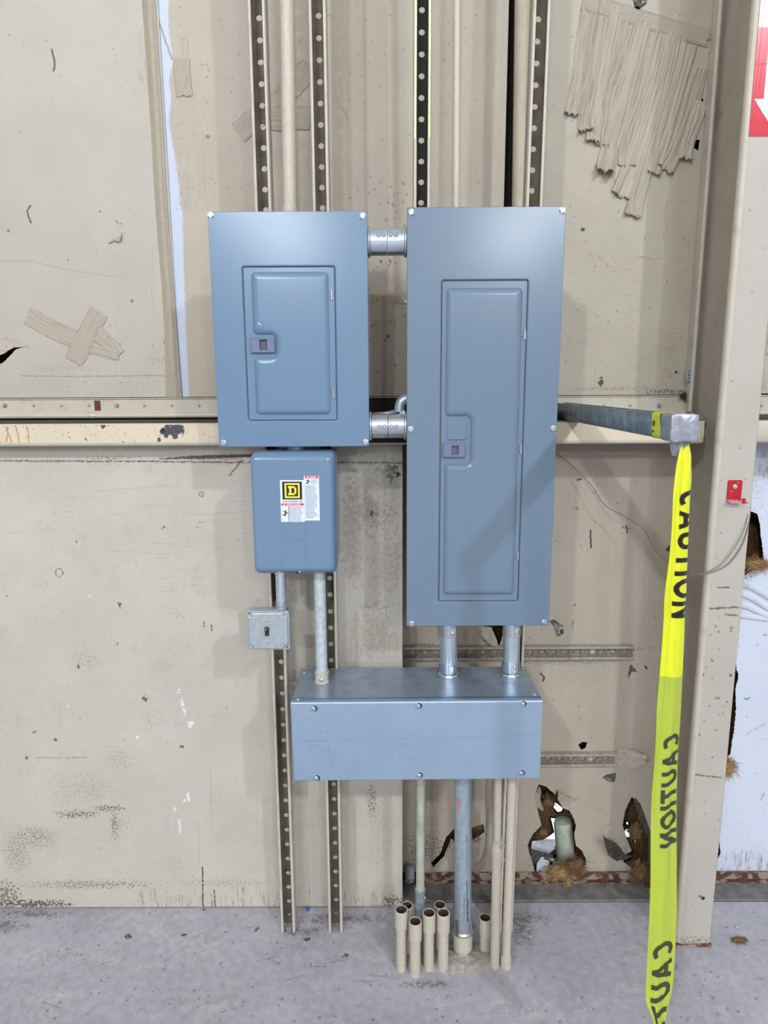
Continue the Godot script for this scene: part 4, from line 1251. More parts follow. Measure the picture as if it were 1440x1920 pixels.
func stroke_letters(text: String, th: float) -> Dictionary:   # heavy block capitals one unit tall, drawn as bands
	var bow := func(cx: float, cy: float, rx: float, ry: float, a0: float, a1: float) -> Array:
		var out := []
		for i in 15:
			var a := deg_to_rad(lerpf(a0, a1, i / 14.0))
			out.append(Vector2(cx + cos(a) * rx, cy + sin(a) * ry))
		return out
	var e := th / 2
	var shapes := {
		"C": [[bow.call(0.42, 0.5, 0.42 - e, 0.5 - e, 52, 308)], 0.76],
		"A": [[[Vector2(e * 0.9, 0), Vector2(0.40, 1.0)], [Vector2(0.80 - e * 0.9, 0), Vector2(0.40, 1.0)], [Vector2(0.2, 0.30), Vector2(0.6, 0.30)]], 0.80],
		"U": [[[Vector2(e, 1.0), Vector2(e, 0.36)] + bow.call(0.37, 0.36, 0.37 - e, 0.36 - e, 180, 360) + [Vector2(0.74 - e, 0.36), Vector2(0.74 - e, 1.0)]], 0.74],
		"T": [[[Vector2(0, 1.0 - e), Vector2(0.68, 1.0 - e)], [Vector2(0.34, 1.0 - e), Vector2(0.34, 0)]], 0.68],
		"I": [[[Vector2(e, 0), Vector2(e, 1.0)]], th],
		"O": [[bow.call(0.43, 0.5, 0.43 - e, 0.5 - e, 0, 360)], 0.86],
		"N": [[[Vector2(e, 0), Vector2(e, 1.0)], [Vector2(0.74 - e, 0), Vector2(0.74 - e, 1.0)], [Vector2(e, 1.0), Vector2(0.74 - e, 0)]], 0.74],
	}
	var v := PackedVector3Array()
	var ix := PackedInt32Array()
	var x := 0.0
	for ch in text:
		for line in shapes[ch][0]:
			for i in line.size():
				var d: Vector2 = (line[mini(i + 1, line.size() - 1)] - line[maxi(i - 1, 0)]).normalized()
				var q := Vector2(-d.y, d.x) * e
				for k in [-1, 1]:
					var p: Vector2 = line[i] + q * k
					v.append(Vector3(x + p.x, clampf(p.y, 0.0, 1.0), 0))
				if i > 0:
					var b := v.size() - 4
					ix.append_array(PackedInt32Array([b, b + 1, b + 2, b + 1, b + 3, b + 2]))
		x += shapes[ch][1] + 0.14
	return {"v": v, "i": ix, "w": x - 0.14}

func text_part(called: String, text: String, height: float, width: float, where: Vector3, m: Material, parent: Node3D, bold := true) -> void:
	var d := letters(text, height, bold)
	var s := mb()
	var kx: float = width / maxf(1e-6, d.w) if width > 0.0 else 1.0
	for i in d.i:
		var p: Vector3 = d.v[i]
		s.add_vertex(where + Vector3(p.x * kx, p.y, 0))
	put(called, s, m, parent)

func plate(x0: float, y0: float, x1: float, y1: float, z: float, t := 0.0003) -> SurfaceTool:
	var s := mb()
	box(s, Vector3((x0 + x1) / 2, (y0 + y1) / 2, z + t / 2), Vector3(x1 - x0, y1 - y0, t), 0.0001)
	return s

func build_contactor() -> void:
	var zf := 0.262
	var a := rect_px(478, 856, 621, 1071, zf)
	var t := thing("contactor_box", "small blue grey contactor box with yellow and black square emblem and warning stickers", "electrical box", Vector3(a[0], a[1], STRUT_Z))
	var w: float = a[2] - a[0]
	var h: float = a[3] - a[1]
	var d := zf - STRUT_Z
	var e := 0.004
	var s := mb()
	loft(s, [rr(-0.001, 0.0, w + 0.006, h + 0.006, 0.010, 0.0), rr(-0.001, -0.002, w + 0.006, h + 0.006, 0.010, d - 0.06), rr(-0.001, -0.002, w + 0.006, h + 0.006, 0.010, d - 0.056)], false, true, 1)
	cap(s, rr(-0.001, -0.002, w + 0.006, h + 0.006, 0.010, d - 0.056), Vector3.BACK)
	put("enclosure", s, M.grey, t)
	s = mb()
	var grow := func(k: float, r_: float, zz: float) -> PackedVector3Array: return rr(-0.003 * k, -0.0105 * k, w + 0.008 * k, h + 0.009 * k, r_, zz)
	loft(s, [grow.call(1.0, 0.014, d - 0.09), grow.call(1.0, 0.014, d - 0.022), grow.call(0.93, 0.014, d - 0.017), grow.call(0.12, 0.013, d - 0.004), rr(0.003, 0.003, w - 0.003, h - 0.003, 0.011, d - 0.001), rr(0.007, 0.007, w - 0.007, h - 0.007, 0.010, d)], true, true, 1)
	cap(s, rr(0.007, 0.007, w - 0.007, h - 0.007, 0.010, d), Vector3.BACK)
	var cover := put("cover", s, M.grey, t)
	var L := func(q: Array) -> Array:
		var b := rect_px(q[0], q[1], q[2], q[3], zf)
		return [b[0] - a[0], b[1] - a[1], b[2] - a[0], b[3] - a[1]]
	# the pressed middle band and its little pad
	var m: Array = L.call([527, 893, 570, 1071])
	s = mb()
	loft(s, [rr(m[0], 0.006, m[2], m[3], 0.001, d - 0.0005), rr(m[0] + 0.0006, 0.006, m[2] - 0.0006, m[3] - 0.0006, 0.001, d + 0.0008)], false, true, 1)
	cap(s, rr(m[0] + 0.0006, 0.006, m[2] - 0.0006, m[3] - 0.0006, 0.001, d + 0.0008), Vector3.BACK)
	put("raised_band", s, M.grey, cover)
	m = L.call([528.5, 992, 569, 1013.5])
	s = mb()
	loft(s, [rr(m[0], m[1], m[2], m[3], 0.001, d + 0.0006), rr(m[0] + 0.0007, m[1] + 0.0007, m[2] - 0.0007, m[3] - 0.0007, 0.001, d + 0.0018)], false, true, 1)
	cap(s, rr(m[0] + 0.0007, m[1] + 0.0007, m[2] - 0.0007, m[3] - 0.0007, 0.001, d + 0.0018), Vector3.BACK)
	put("label_pad", s, M.grey, cover)
	s = mb()
	box(s, Vector3(w * 0.53, -0.005, d - 0.009), Vector3(0.006, 0.007, 0.005), 0.0005, Basis(Vector3.RIGHT, -0.8))
	put("catch", s, M.dark, t)
	var sc := put("screw", screw_shape(0.0036, 0.003), M.screw, t)
	var sp := at(562, 1074.5, zf - 0.01)
	move(sc, Vector3(sp.x - a[0], -0.004, d - 0.0085), Vector3(0.9, 0, 0.3))
	# stickers
	var white := plain(c8(214, 222, 238), 0.35)
	var black := plain(c8(28, 27, 32), 0.4)
	var yellow := plain(c8(240, 220, 70), 0.4)
	var red := plain(c8(222, 62, 78), 0.4)
	var grey_ink := plain(c8(128, 134, 150), 0.5)
	m = L.call([527.3, 900, 569.8, 978.5])
	var z := d + 0.001
	var st := put("logo_sticker", plate(m[0], m[1], m[2], m[3], z), white, cover)
	tag(st, "white sticker with square D emblem and red danger band")
	z += 0.0004
	var emblem: Array = L.call([530, 902.8, 566, 936.5])
	put("emblem_ground", plate(emblem[0], emblem[1], emblem[2], emblem[3], z, 0.0001), black, cover)
	var ring := func(q: Array, th: float, zz: float, mat: Material) -> void:
		var r := mb()
		loft(r, [rr(q[0], q[1], q[2], q[3], 0.0002, zz), rr(q[0] + th, q[1] + th, q[2] - th, q[3] - th, 0.0002, zz)], false)
		put("emblem_frame", r, mat, cover)
	var cx: float = (emblem[0] + emblem[2]) / 2
	var cy: float = (emblem[1] + emblem[3]) / 2
	var half: float = (emblem[2] - emblem[0]) / 2
	ring.call([cx - half * 0.76, cy - half * 0.76, cx + half * 0.76, cy + half * 0.76], half * 0.17, z + 0.0002, yellow)
	# slab-serif D
	s = mb()
	var dx := half * 0.42
	var dy := half * 0.46
	var bar := half * 0.20
	var at_e := func(px: float, py: float) -> Vector3: return Vector3(cx + px, cy + py, z + 0.0002)
	for q in [[[-dx, -dy], [dx * 0.5, -dy], [dx * 0.5, -dy + bar], [-dx, -dy + bar]], [[-dx, dy - bar], [dx * 0.5, dy - bar], [dx * 0.5, dy], [-dx, dy]],
			[[-dx + bar * 0.6, -dy + bar], [-dx + bar * 1.7, -dy + bar], [-dx + bar * 1.7, dy - bar], [-dx + bar * 0.6, dy - bar]],
			[[dx - bar, -dy * 0.4], [dx, -dy * 0.5], [dx, dy * 0.5], [dx - bar, dy * 0.4]],
			[[dx * 0.5, -dy], [dx, -dy * 0.5], [dx - bar, -dy * 0.4], [dx * 0.3, -dy + bar]], [[dx * 0.5, dy], [dx, dy * 0.5], [dx - bar, dy * 0.4], [dx * 0.3, dy - bar]]]:
		face(s, [at_e.call(q[0][0], q[0][1]), at_e.call(q[1][0], q[1][1]), at_e.call(q[2][0], q[2][1]), at_e.call(q[3][0], q[3][1])], Vector3.BACK)
	put("emblem_letter", s, yellow, cover)
	var nm: Array = L.call([530, 938.5, 566.5, 942.3])
	text_part("lettering", "SQUARE D", nm[3] - nm[1], nm[2] - nm[0], Vector3(nm[0], nm[1], z + 0.0001), plain(c8(84, 74, 132), 0.4), cover)
	var band: Array = L.call([527.8, 943.5, 569.5, 948])
	put("danger_band", plate(band[0], band[1], band[2], band[3], z, 0.0001), red, cover)
	text_part("lettering", "DANGER/PELIGRO", (band[3] - band[1]) * 0.62, (band[2] - band[0]) * 0.62, Vector3(band[0] + (band[2] - band[0]) * 0.23, band[1] + (band[3] - band[1]) * 0.2, z + 0.0002), white, cover)
	warn(cover, Vector3(band[0] + (band[2] - band[0]) * 0.12, (band[1] + band[3]) / 2, z + 0.0002), (band[3] - band[1]) * 0.4, white)
	figure(cover, L.call([529.5, 956, 541, 968.5]), z + 0.0001, black)
	print_lines(cover, L.call([542, 949.5, 568, 977.5]), z + 0.0001, 14, grey_ink, plain(c8(176, 112, 140), 0.5), 3)
	var dv: Array = L.call([541.4, 948.5, 541.8, 977.5])
	put("divider", plate(dv[0], dv[1], dv[2], dv[3], z, 0.0001), grey_ink, cover)
	m = L.call([571.5, 892, 598, 976])
	z = d + 0.0002
	st = put("warning_sticker", plate(m[0], m[1], m[2], m[3], z), white, cover)
	tag(st, "tall narrow white warning sticker with a red danger head")
	z += 0.0004
	band = L.call([571.6, 892.2, 597, 896.8])
	put("danger_band", plate(band[0], band[1], band[2], band[3], z, 0.0001), red, cover)
	text_part("lettering", "DANGER", (band[3] - band[1]) * 0.62, (band[2] - band[0]) * 0.5, Vector3(band[0] + (band[2] - band[0]) * 0.32, band[1] + (band[3] - band[1]) * 0.2, z + 0.0002), white, cover)
	warn(cover, Vector3(band[0] + (band[2] - band[0]) * 0.2, (band[1] + band[3]) / 2, z + 0.0002), (band[3] - band[1]) * 0.4, white)
	figure(cover, L.call([572.5, 898.5, 582, 908]), z + 0.0001, black)
	print_lines(cover, L.call([583.5, 898.5, 595, 907.5]), z + 0.0001, 5, grey_ink, grey_ink, 0)
	print_lines(cover, L.call([573.5, 909.5, 594.5, 972]), z + 0.0001, 29, grey_ink, grey_ink, 0)

func warn(parent: Node3D, c: Vector3, r: float, m: Material) -> void:
	var s := mb()
	face(s, [c + Vector3(-r, -r * 0.8, 0), c + Vector3(r, -r * 0.8, 0), c + Vector3(0, r, 0)], Vector3.BACK)
	put("warning_triangle", s, m, parent)

func figure(parent: Node3D, q: Array, z: float, m: Material) -> void:   # the falling figure struck by a bolt
	var s := mb()
	var w: float = q[2] - q[0]
	var h: float = q[3] - q[1]
	var P := func(u: float, v: float) -> Vector3: return Vector3(q[0] + u * w, q[1] + v * h, z)
	for k in [[0.15, 0.85, 0.55, 0.62, 0.07], [0.55, 0.62, 0.95, 0.48, 0.07], [0.55, 0.66, 0.50, 0.34, 0.12], [0.50, 0.36, 0.10, 0.18, 0.07], [0.50, 0.36, 0.42, 0.02, 0.07], [0.55, 0.95, 0.62, 0.72, 0.10], [0.05, 0.30, 0.35, 0.28, 0.04]]:
		var a: Vector3 = P.call(k[0], k[1])
		var b: Vector3 = P.call(k[2], k[3])
		var n: Vector3 = (b - a).cross(Vector3.BACK).normalized() * (w * k[4])
		face(s, [a - n, b - n, b + n, a + n], Vector3.BACK)
	put("pictogram", s, m, parent)

func print_lines(parent: Node3D, q: Array, z: float, rows: int, m: Material, first: Material, n_first: int) -> void:   # print too small to read: a row of word-long dashes per line
	for part in 2:
		var s := mb()
		var any := false
		for i in rows:
			if (i < n_first) != (part == 0): continue
			any = true
			var y: float = lerpf(q[3], q[1], (i + 0.5) / rows)
			var th: float = (q[3] - q[1]) / rows * 0.24
			var x: float = q[0]
			var stop: float = q[2] - rng.randf() * (q[2] - q[0]) * 0.3
			while x < stop:
				var l := rng.randf_range(0.001, 0.0036)
				face(s, [Vector3(x, y - th, z), Vector3(minf(x + l, q[2]), y - th, z), Vector3(minf(x + l, q[2]), y + th, z), Vector3(x, y + th, z)], Vector3.BACK)
				x += l + 0.0007
		if any: tag(put("fine_print", s, first if part == 0 else m, parent), "", "", "", "stuff")

func build_switch_box() -> void:
	var zf := 0.258
	var a := rect_px(464.5, 1146.5, 541, 1220, zf)
	var t := thing("switch_box", "square galvanized switch box with black toggle hanging under the contactor box", "switch box", Vector3(a[0], a[1], zf - 0.042))
	var w: float = a[2] - a[0]
	var h: float = a[3] - a[1]
	var s := mb()
	loft(s, [rr(0.001, 0.001, w - 0.001, h - 0.001, 0.006, 0.0), rr(0.001, 0.001, w - 0.001, h - 0.001, 0.006, 0.034)], true, true, 1)
	cap(s, rr(0.001, 0.001, w - 0.001, h - 0.001, 0.006, 0.0), Vector3.FORWARD)
	cap(s, rr(0.001, 0.001, w - 0.001, h - 0.001, 0.006, 0.034), Vector3.BACK)
	for q in [[0.3, 1], [0.72, 1]]:
		lathe(s, [Vector2(0.0001, 0), Vector2(0.009, 0.0), Vector2(0.0085, 0.0008), Vector2(0.0001, 0.0008)], Transform3D(Basis(Vector3.BACK, -PI / 2), Vector3(w - 0.0012, h * q[0], 0.016)), 18)
	put("box", s, M.galv_box, t)
	# cover: a raised field with notched corners
	s = mb()
	var k := 0.012
	loft(s, [rr(0, 0, w, h, 0.007, 0.0335), rr(0, 0, w, h, 0.007, 0.0352), rr(0.0008, 0.0008, w - 0.0008, h - 0.0008, 0.006, 0.036)], true, true, 1)
	var b := 0.0022
	var poly := [Vector2(k, b), Vector2(w - k, b), Vector2(w - k, k), Vector2(w - b, k), Vector2(w - b, h - k), Vector2(w - k, h - k), Vector2(w - k, h - b), Vector2(k, h - b), Vector2(k, h - k), Vector2(b, h - k), Vector2(b, k), Vector2(k, k)]
	flat_with_hole(s, rr(0.0008, 0.0008, w - 0.0008, h - 0.0008, 0.006, 0.036), outline(poly, 0, 0.0035, 0.036, 4), 0.036)
	loft(s, [outline(poly, 0.0, 0.0035, 0.036, 4), outline(poly, 0.0006, 0.0035, 0.0368, 4), outline(poly, 0.0022, 0.0035, 0.0410, 4), outline(poly, 0.0036, 0.0035, 0.0419, 4), outline(poly, 0.0046, 0.0035, 0.042, 4)], true, true, 2)
	cap(s, outline(poly, 0.0046, 0.0035, 0.042, 4), Vector3.BACK)
	var cover := put("cover", s, M.galv_box, t)
	var c := Vector2(w * 0.475, h * 0.49)
	s = mb()
	box(s, Vector3(c.x, c.y, 0.0422), Vector3(0.0105, 0.023, 0.0008), 0.0002)
	put("toggle_slot", s, M.dark, t)
	s = mb()
	box(s, Vector3(c.x, c.y + 0.006, 0.049), Vector3(0.0078, 0.009, 0.016), 0.0018, Basis(Vector3.RIGHT, -0.5))
	put("toggle", s, plain(c8(26, 26, 30), 0.3), t)
	for dy in [0.028, -0.028]:
		move(put("screw", screw_shape(0.0038, 0.0026, false), M.screw, t), Vector3(c.x, c.y + dy, 0.042), Vector3(0, 0, 0.4))
	for q in [[0.0065, h - 0.0065], [w - 0.0065, 0.0065]]:
		s = mb()
		lathe(s, [Vector2(0.0022, 0.0), Vector2(0.0022, 0.0004), Vector2(0.0001, 0.0004)], Transform3D(Basis(Vector3.RIGHT, PI / 2), Vector3(q[0], q[1], 0.0361)), 12)
		put("corner_hole", s, M.dark, t)
	for q in [[w - 0.0065, h - 0.0065], [0.0065, 0.0065]]:
		move(put("screw", screw_shape(0.0036, 0.0024), M.screw, t), Vector3(q[0], q[1], 0.0362), Vector3(0, 0, 0.9))

func build_trough() -> void:
	var x0 := -0.2315
	var x1 := 0.3835
	var y0 := 0.625
	var y1 := 0.8355
	var z1 := 0.311
	var t := thing("wireway_box", "long galvanized wireway box below the panels with six cover screws in front", "wireway", Vector3(x0, y0, STRUT_Z))
	t.rotation.z = 0.006
	var w := x1 - x0
	var h := y1 - y0
	var d := z1 - STRUT_Z
	var s := mb()
	box(s, Vector3(w / 2, h / 2, d / 2 - 0.001), Vector3(w - 0.004, h - 0.006, d - 0.004), 0.001)
	put("body", s, M.trough, t)
	s = mb()
	box(s, Vector3(w / 2, h - 0.002, (d - 0.006) / 2), Vector3(w, 0.003, d - 0.006), 0.0008)
	var top := put("top_plate", s, M.trough_top, t)
	s = mb()
	var prof := [Vector2(d - 0.024, h), Vector2(d - 0.005, h), Vector2(d - 0.0018, h - 0.0009), Vector2(d - 0.0004, h - 0.0025), Vector2(d, h - 0.005), Vector2(d, 0.0015), Vector2(d - 0.001, 0.0), Vector2(d - 0.004, 0.0), Vector2(d - 0.004, h - 0.003), Vector2(d - 0.024, h - 0.0012)]
	var r0 := PackedVector3Array()
	var r1 := PackedVector3Array()
	for p in prof:
		r0.append(Vector3(-0.0008, p.y, p.x)); r1.append(Vector3(w + 0.0008, p.y, p.x))
	loft(s, [r0, r1], false)
	cap(s, r0, Vector3.LEFT); cap(s, r1, Vector3.RIGHT)
	var c = Canvas.new().setup(self, Rect2(0, 0, w, h), z1, 900.0, [c8(150, 171, 197), c8(164, 185, 211), c8(130, 148, 172)], 91, 0.35)
	c.rect = Rect2(x0, y0, w, h)
	for i in 90:
		var row := rng.randi_range(0, 9)
		c.blot(575 + rng.randf_range(0, 44), 1338 + row * 8.5, 4, 1.6, c8(128, 142, 164), 0.45, 0.4, 1.6)
		c.blot(745 + rng.randf_range(0, 42), 1365 + row * 6.5, 4, 1.4, c8(130, 144, 166), 0.4, 0.4, 1.6)
		if i % 2: c.blot(616 + rng.randf_range(0, 14), 1395 + row * 5.2, 3, 1.4, c8(124, 138, 160), 0.5, 0.45, 1.6)
	c.line([[556, 1390], [800, 1385], [1012, 1381]], 0.7, c8(120, 134, 156), 0.45, 0.1)
	c.line([[660, 1330], [690, 1356]], 0.6, c8(120, 134, 156), 0.4)
	c.line([[848, 1425], [862, 1419]], 0.7, c8(200, 208, 220), 0.6)
	c.line([[668, 1418], [670, 1430]], 0.6, c8(130, 142, 160), 0.5)
	var cov := put("cover", s, M.trough, t)
	s = mb()
	holed_sheet(s, Rect2(0.002, 0.002, w - 0.004, h - 0.008), [], d + 0.0002, Rect2(0, 0, w, h))
	var fm: StandardMaterial3D = c.material(0.42)
	fm.metallic = 0.55
	put("front_face", s, fm, cov)
	for q in [[589, 1329], [785, 1325], [981, 1322.5], [593, 1459], [785.6, 1455], [977, 1452]]:
		var p := at(q[0], q[1], z1)
		s = mb()
		lathe(s, [Vector2(0.0078, 0), Vector2(0.0078, 0.0003), Vector2(0.0001, 0.0003)], Transform3D(Basis(Vector3.RIGHT, PI / 2), Vector3(p.x - x0 + 0.002, p.y - y0, d + 0.0003)), 14)
		put("key_slot", s, M.dark, t)
		move(put("screw", screw_shape(0.0066, 0.0045), M.screw, t), Vector3(p.x - x0, p.y - y0, d + 0.0006), Vector3(0, 0, rng.randf_range(0, 3)))
	for q in [[571.5, 1260.7], [559.7, 1311], [1003, 1304.6], [980, 1255]]:
		var p := on(q[0], q[1], y1)
		move(put("screw", screw_shape(0.0052, 0.003), M.screw, t), Vector3(p.x - x0, h - 0.0004, p.z - STRUT_Z), Vector3(-PI / 2, 0, rng.randf_range(0, 3)))

# ------------------------------------------------------------------ conduits
func set_screw(t: Node3D, p: Vector3, out: Vector3, r := 0.0045) -> void:
	var o := put("set_screw", screw_shape(r, r * 0.9, false), M.screw, t)
	o.transform = Transform3D(Basis.looking_at(-out, Vector3.UP if absf(out.y) < 0.9 else Vector3.RIGHT), p)

func build_conduits() -> void:
	# short nipples joining the two panels
	for q in [[454.0, "upper fat steel coupling joining the two breaker panels near their tops", false], [798.5, "lower fat steel coupling joining the two breaker panels below the elbow fitting", true]]:
		var p := at(727, q[0], 0.15)
		var a := -0.0495
		var b := 0.0650
		var t := thing("conduit_nipple", q[1], "conduit", Vector3(0, p.y, 0.15))
		var r := 0.0305
		var mid := (a + b) / 2
		for k in [-1, 1]:
			var from := a if k < 0 else b
			var s := mb()
			var inner: float = mid + k * 0.0004
			var xf := along(Vector3(from - k * 0.0, 0, 0), Vector3(mid, 0, 0))
			var l := absf(mid - from) - 0.0005
			lathe(s, [Vector2(r * 0.9, 0.0), Vector2(r + 0.0035, 0.0), Vector2(r + 0.0035, 0.0165), Vector2(r + 0.0025, 0.0175), Vector2(r + 0.0003, 0.0178), Vector2(r, 0.020), Vector2(r, l - 0.0006), Vector2(r - 0.0006, l), Vector2(r * 0.8, l)], xf, 36)
			put("connector", s, M.chrome if q[2] else M.galv, t)
			s = mb()
			lathe(s, [Vector2(r * 0.9, 0.0115), Vector2(r + 0.0048, 0.0115), Vector2(r + 0.0053, 0.0125), Vector2(r + 0.0053, 0.0158), Vector2(r + 0.0045, 0.0165), Vector2(r * 0.9, 0.0165)], xf, 36)
			put("locknut", s, M.galv, t)
			for i in 2:
				var x: float = mid + k * (0.0085 + i * 0.0115)
				var ang := 0.35 if not q[2] else 0.0
				set_screw(t, Vector3(x, sin(ang) * (r - 0.001), cos(ang) * (r - 0.001)), Vector3(0, sin(ang), cos(ang)), 0.0052)
	# pair of conduits from the tall panel down to the wireway
	var j := 0
	for q in [[838.5, 1258.0, "left of the two fat steel conduits from the tall panel to the wireway"], [952.5, 1256.0, "right of the two fat steel conduits from the tall panel to the wireway"]]:
		var base := on(q[0], q[1], 0.8355)
		var t := thing("steel_conduit", q[2], "conduit", Vector3(base.x, 0.8362 + base.x * 0.006, 0.158))
		var l := 0.992 + 0.002 - 0.8355
		var r := 0.0225
		var s := mb()
		pipe(s, Vector3.ZERO, Vector3(0, l, 0), r, 32)
		put("pipe", s, M.galv, t)
		s = mb()
		lathe(s, [Vector2(r, 0), Vector2(0.0285, 0.0), Vector2(0.0292, 0.002), Vector2(0.0292, 0.006), Vector2(0.0278, 0.010), Vector2(0.0250, 0.012), Vector2(0.0246, 0.038), Vector2(0.0236, 0.0392), Vector2(r, 0.0392)], Transform3D.IDENTITY, 32)
		put("lower_connector", s, M.chrome, t)
		s = mb()
		lathe(s, [Vector2(r, l - 0.046), Vector2(0.0236, l - 0.046), Vector2(0.0246, l - 0.045), Vector2(0.0246, l), Vector2(r, l)], Transform3D.IDENTITY, 32)
		put("upper_connector", s, M.chrome, t)
		s = mb()
		box(s, Vector3(0.0075, l - 0.022, 0.0235), Vector3(0.0125, 0.044, 0.006), 0.001, Basis(Vector3.UP, 0.3))
		put("screw_saddle", s, M.galv, t)
		for y in [l - 0.012, l - 0.032]:
			set_screw(t, Vector3(0.0085, y, 0.0262), Vector3(0.3, 0, 0.95), 0.005)
		if j == 1:
			for y in [0.018, 0.030]:
				set_screw(t, Vector3(0.006, y, 0.0236), Vector3(0.25, 0, 0.95), 0.0045)
		else:
			s = mb()
			box(s, Vector3(0.004, 0.026, 0.0242), Vector3(0.014, 0.017, 0.003), 0.0008, Basis(Vector3.UP, 0.15))
			put("screw_saddle", s, M.galv, t)
		j += 1
	# contactor to switch box
	var top := 1.0905
	var p := at(526.5, 1105, 0.238)
	var bot := at(526, 1143, 0.238).y
	var t := thing("steel_conduit", "short thin steel conduit between the contactor box and the switch box", "conduit", Vector3(p.x, bot - 0.002, 0.238))
	var l := 0.0
	var cb := rect_px(478, 856, 621, 1071, 0.262)
	l = cb[1] - bot + 0.004
	var s := mb(); pipe(s, Vector3.ZERO, Vector3(0, l, 0), 0.0118)
	put("pipe", s, M.galv, t)
	s = mb()
	lathe(s, [Vector2(0.0118, 0), Vector2(0.0165, 0.0), Vector2(0.0165, 0.003), Vector2(0.0140, 0.005), Vector2(0.0136, 0.024), Vector2(0.0118, 0.0245)])
	put("lower_connector", s, M.chrome, t)
	s = mb()
	lathe(s, [Vector2(0.0118, l - 0.016), Vector2(0.0136, l - 0.0155), Vector2(0.0136, l), Vector2(0.0118, l)])
	put("upper_connector", s, M.chrome, t)
	set_screw(t, Vector3(0.001, 0.015, 0.0134), Vector3.BACK, 0.0042)
	set_screw(t, Vector3(0.001, l - 0.008, 0.0134), Vector3.BACK, 0.0042)
	# contactor to wireway, white with cream ends
	var b := on(602, 1262, 0.8355)
	var zc := 0.205
	b = on(602, 1258, 0.8355)
	t = thing("painted_conduit", "white conduit with cream end fittings from the contactor box to the wireway", "conduit", Vector3(at(602, 1200, 0.19).x, 0.8345, 0.19))
	l = cb[1] - 0.8345 + 0.006
	s = mb(); pipe(s, Vector3.ZERO, Vector3(0, l, 0), 0.0148)
	put("pipe", s, M.emt_white, t)
	s = mb()
	lathe(s, [Vector2(0.0148, 0), Vector2(0.0185, 0.0), Vector2(0.0190, 0.003), Vector2(0.0180, 0.005), Vector2(0.0176, 0.024), Vector2(0.0186, 0.0265), Vector2(0.0186, 0.0285), Vector2(0.0172, 0.030), Vector2(0.0148, 0.030)])
	put("lower_connector", s, M.cream_pipe, t)
	s = mb()
	lathe(s, [Vector2(0.0148, l - 0.017), Vector2(0.0178, l - 0.0165), Vector2(0.0184, l - 0.014), Vector2(0.0176, l - 0.012), Vector2(0.0172, l), Vector2(0.0148, l)])
	put("upper_connector", s, M.cream_dusty, t)
	set_screw(t, Vector3(0.001, 0.013, 0.0174), Vector3.BACK, 0.0055)
	set_screw(t, Vector3(0.001, l - 0.008, 0.0170), Vector3.BACK, 0.0055)
	# stub between the smaller panel and the contactor
	t = thing("conduit_nipple", "short dark nipple hidden between the smaller panel and the contactor box", "conduit", Vector3((cb[0] + cb[2]) / 2, cb[3], 0.15))
	s = mb(); pipe(s, Vector3(0, -0.004, 0), Vector3(0, 1.4525 + 0.014 - cb[3], 0), 0.024)
	put("pipe", s, M.galv_dull, t)
	# conduits coming down from above
	p = at(537, 200, 0.125)
	t = thing("painted_conduit", "wide cream painted conduit entering the top of the smaller panel between two struts", "conduit", Vector3(at(543, 395, 0.13).x, 1.9905, 0.13))
	t.rotation.z = atan2(at(543, 395, 0.13).x - at(537.5, 0, 0.13).x, at(537.5, 0, 0.13).y - at(543, 395, 0.13).y)
	s = mb(); pipe(s, Vector3.ZERO, Vector3(0, 0.76, 0), 0.0165)
	put("pipe", s, M.cream_pipe, t)
	s = mb()
	lathe(s, [Vector2(0.0165, 0), Vector2(0.0188, 0.0), Vector2(0.0188, 0.026), Vector2(0.0178, 0.028), Vector2(0.0165, 0.0285)])
	put("coupling", s, M.cream_pipe, t)
	set_screw(t, Vector3(-0.004, 0.012, 0.0184), Vector3(-0.2, 0, 1).normalized(), 0.0035)
	t = thing("painted_conduit", "thin cream painted conduit entering the top of the tall panel", "conduit", Vector3(at(855, 388, 0.13).x, 1.9985, 0.13))
	t.rotation.z = atan2(at(855, 388, 0.13).x - at(857, 0, 0.13).x, at(857, 0, 0.13).y - at(855, 388, 0.13).y)
	s = mb(); pipe(s, Vector3.ZERO, Vector3(0, 0.75, 0), 0.0086)
	put("pipe", s, M.cream_pipe, t)
	s = mb()
	lathe(s, [Vector2(0.0086, 0), Vector2(0.0112, 0.0), Vector2(0.0112, 0.003), Vector2(0.0100, 0.004), Vector2(0.0100, 0.008), Vector2(0.0086, 0.0085)])
	put("fitting", s, M.cream_dusty, t)
	# elbow and armoured cable between the panels
	p = at(764, 752, 0.12)
	t = thing("elbow_fitting", "dull zinc elbow fitting between the two panels above the lower coupling", "fitting", Vector3(0.0625, p.y, 0.14))
	s = mb()
	tube(s, curve([Vector3(0.004, 0.006, 0), Vector3(-0.010, 0.005, 0), Vector3(-0.021, -0.002, 0), Vector3(-0.025, -0.014, 0), Vector3(-0.025, -0.026, 0)], 5), 0.0128, 16)
	put("elbow", s, M.galv_dull, t)
	s = mb(); box(s, Vector3(-0.018, -0.028, 0.003), Vector3(0.016, 0.009, 0.022), 0.0015)
	put("clamp", s, M.galv_dull, t)
	set_screw(t, Vector3(-0.016, -0.026, 0.014), Vector3.BACK, 0.005)
	set_screw(t, Vector3(-0.007, 0.009, 0.010), Vector3(0, 0.4, 0.9), 0.003)
	t = thing("armored_cable", "ribbed steel armored cable lying behind the lower coupling between the panels", "cable", Vector3(0, p.y - 0.034, 0.11))
	s = mb()
	var path := curve([Vector3(-0.055, -0.004, -0.004), Vector3(-0.020, -0.002, 0.0), Vector3(0.015, 0.003, 0.008), Vector3(0.034, 0.009, 0.026)], 26)
	var radii := []
	for i in path.size(): radii.append(0.0062 + 0.0011 * absf(sin(i * 0.85)))
	tube(s, path, radii, 12)
	put("armor", s, M.galv_dull, t)
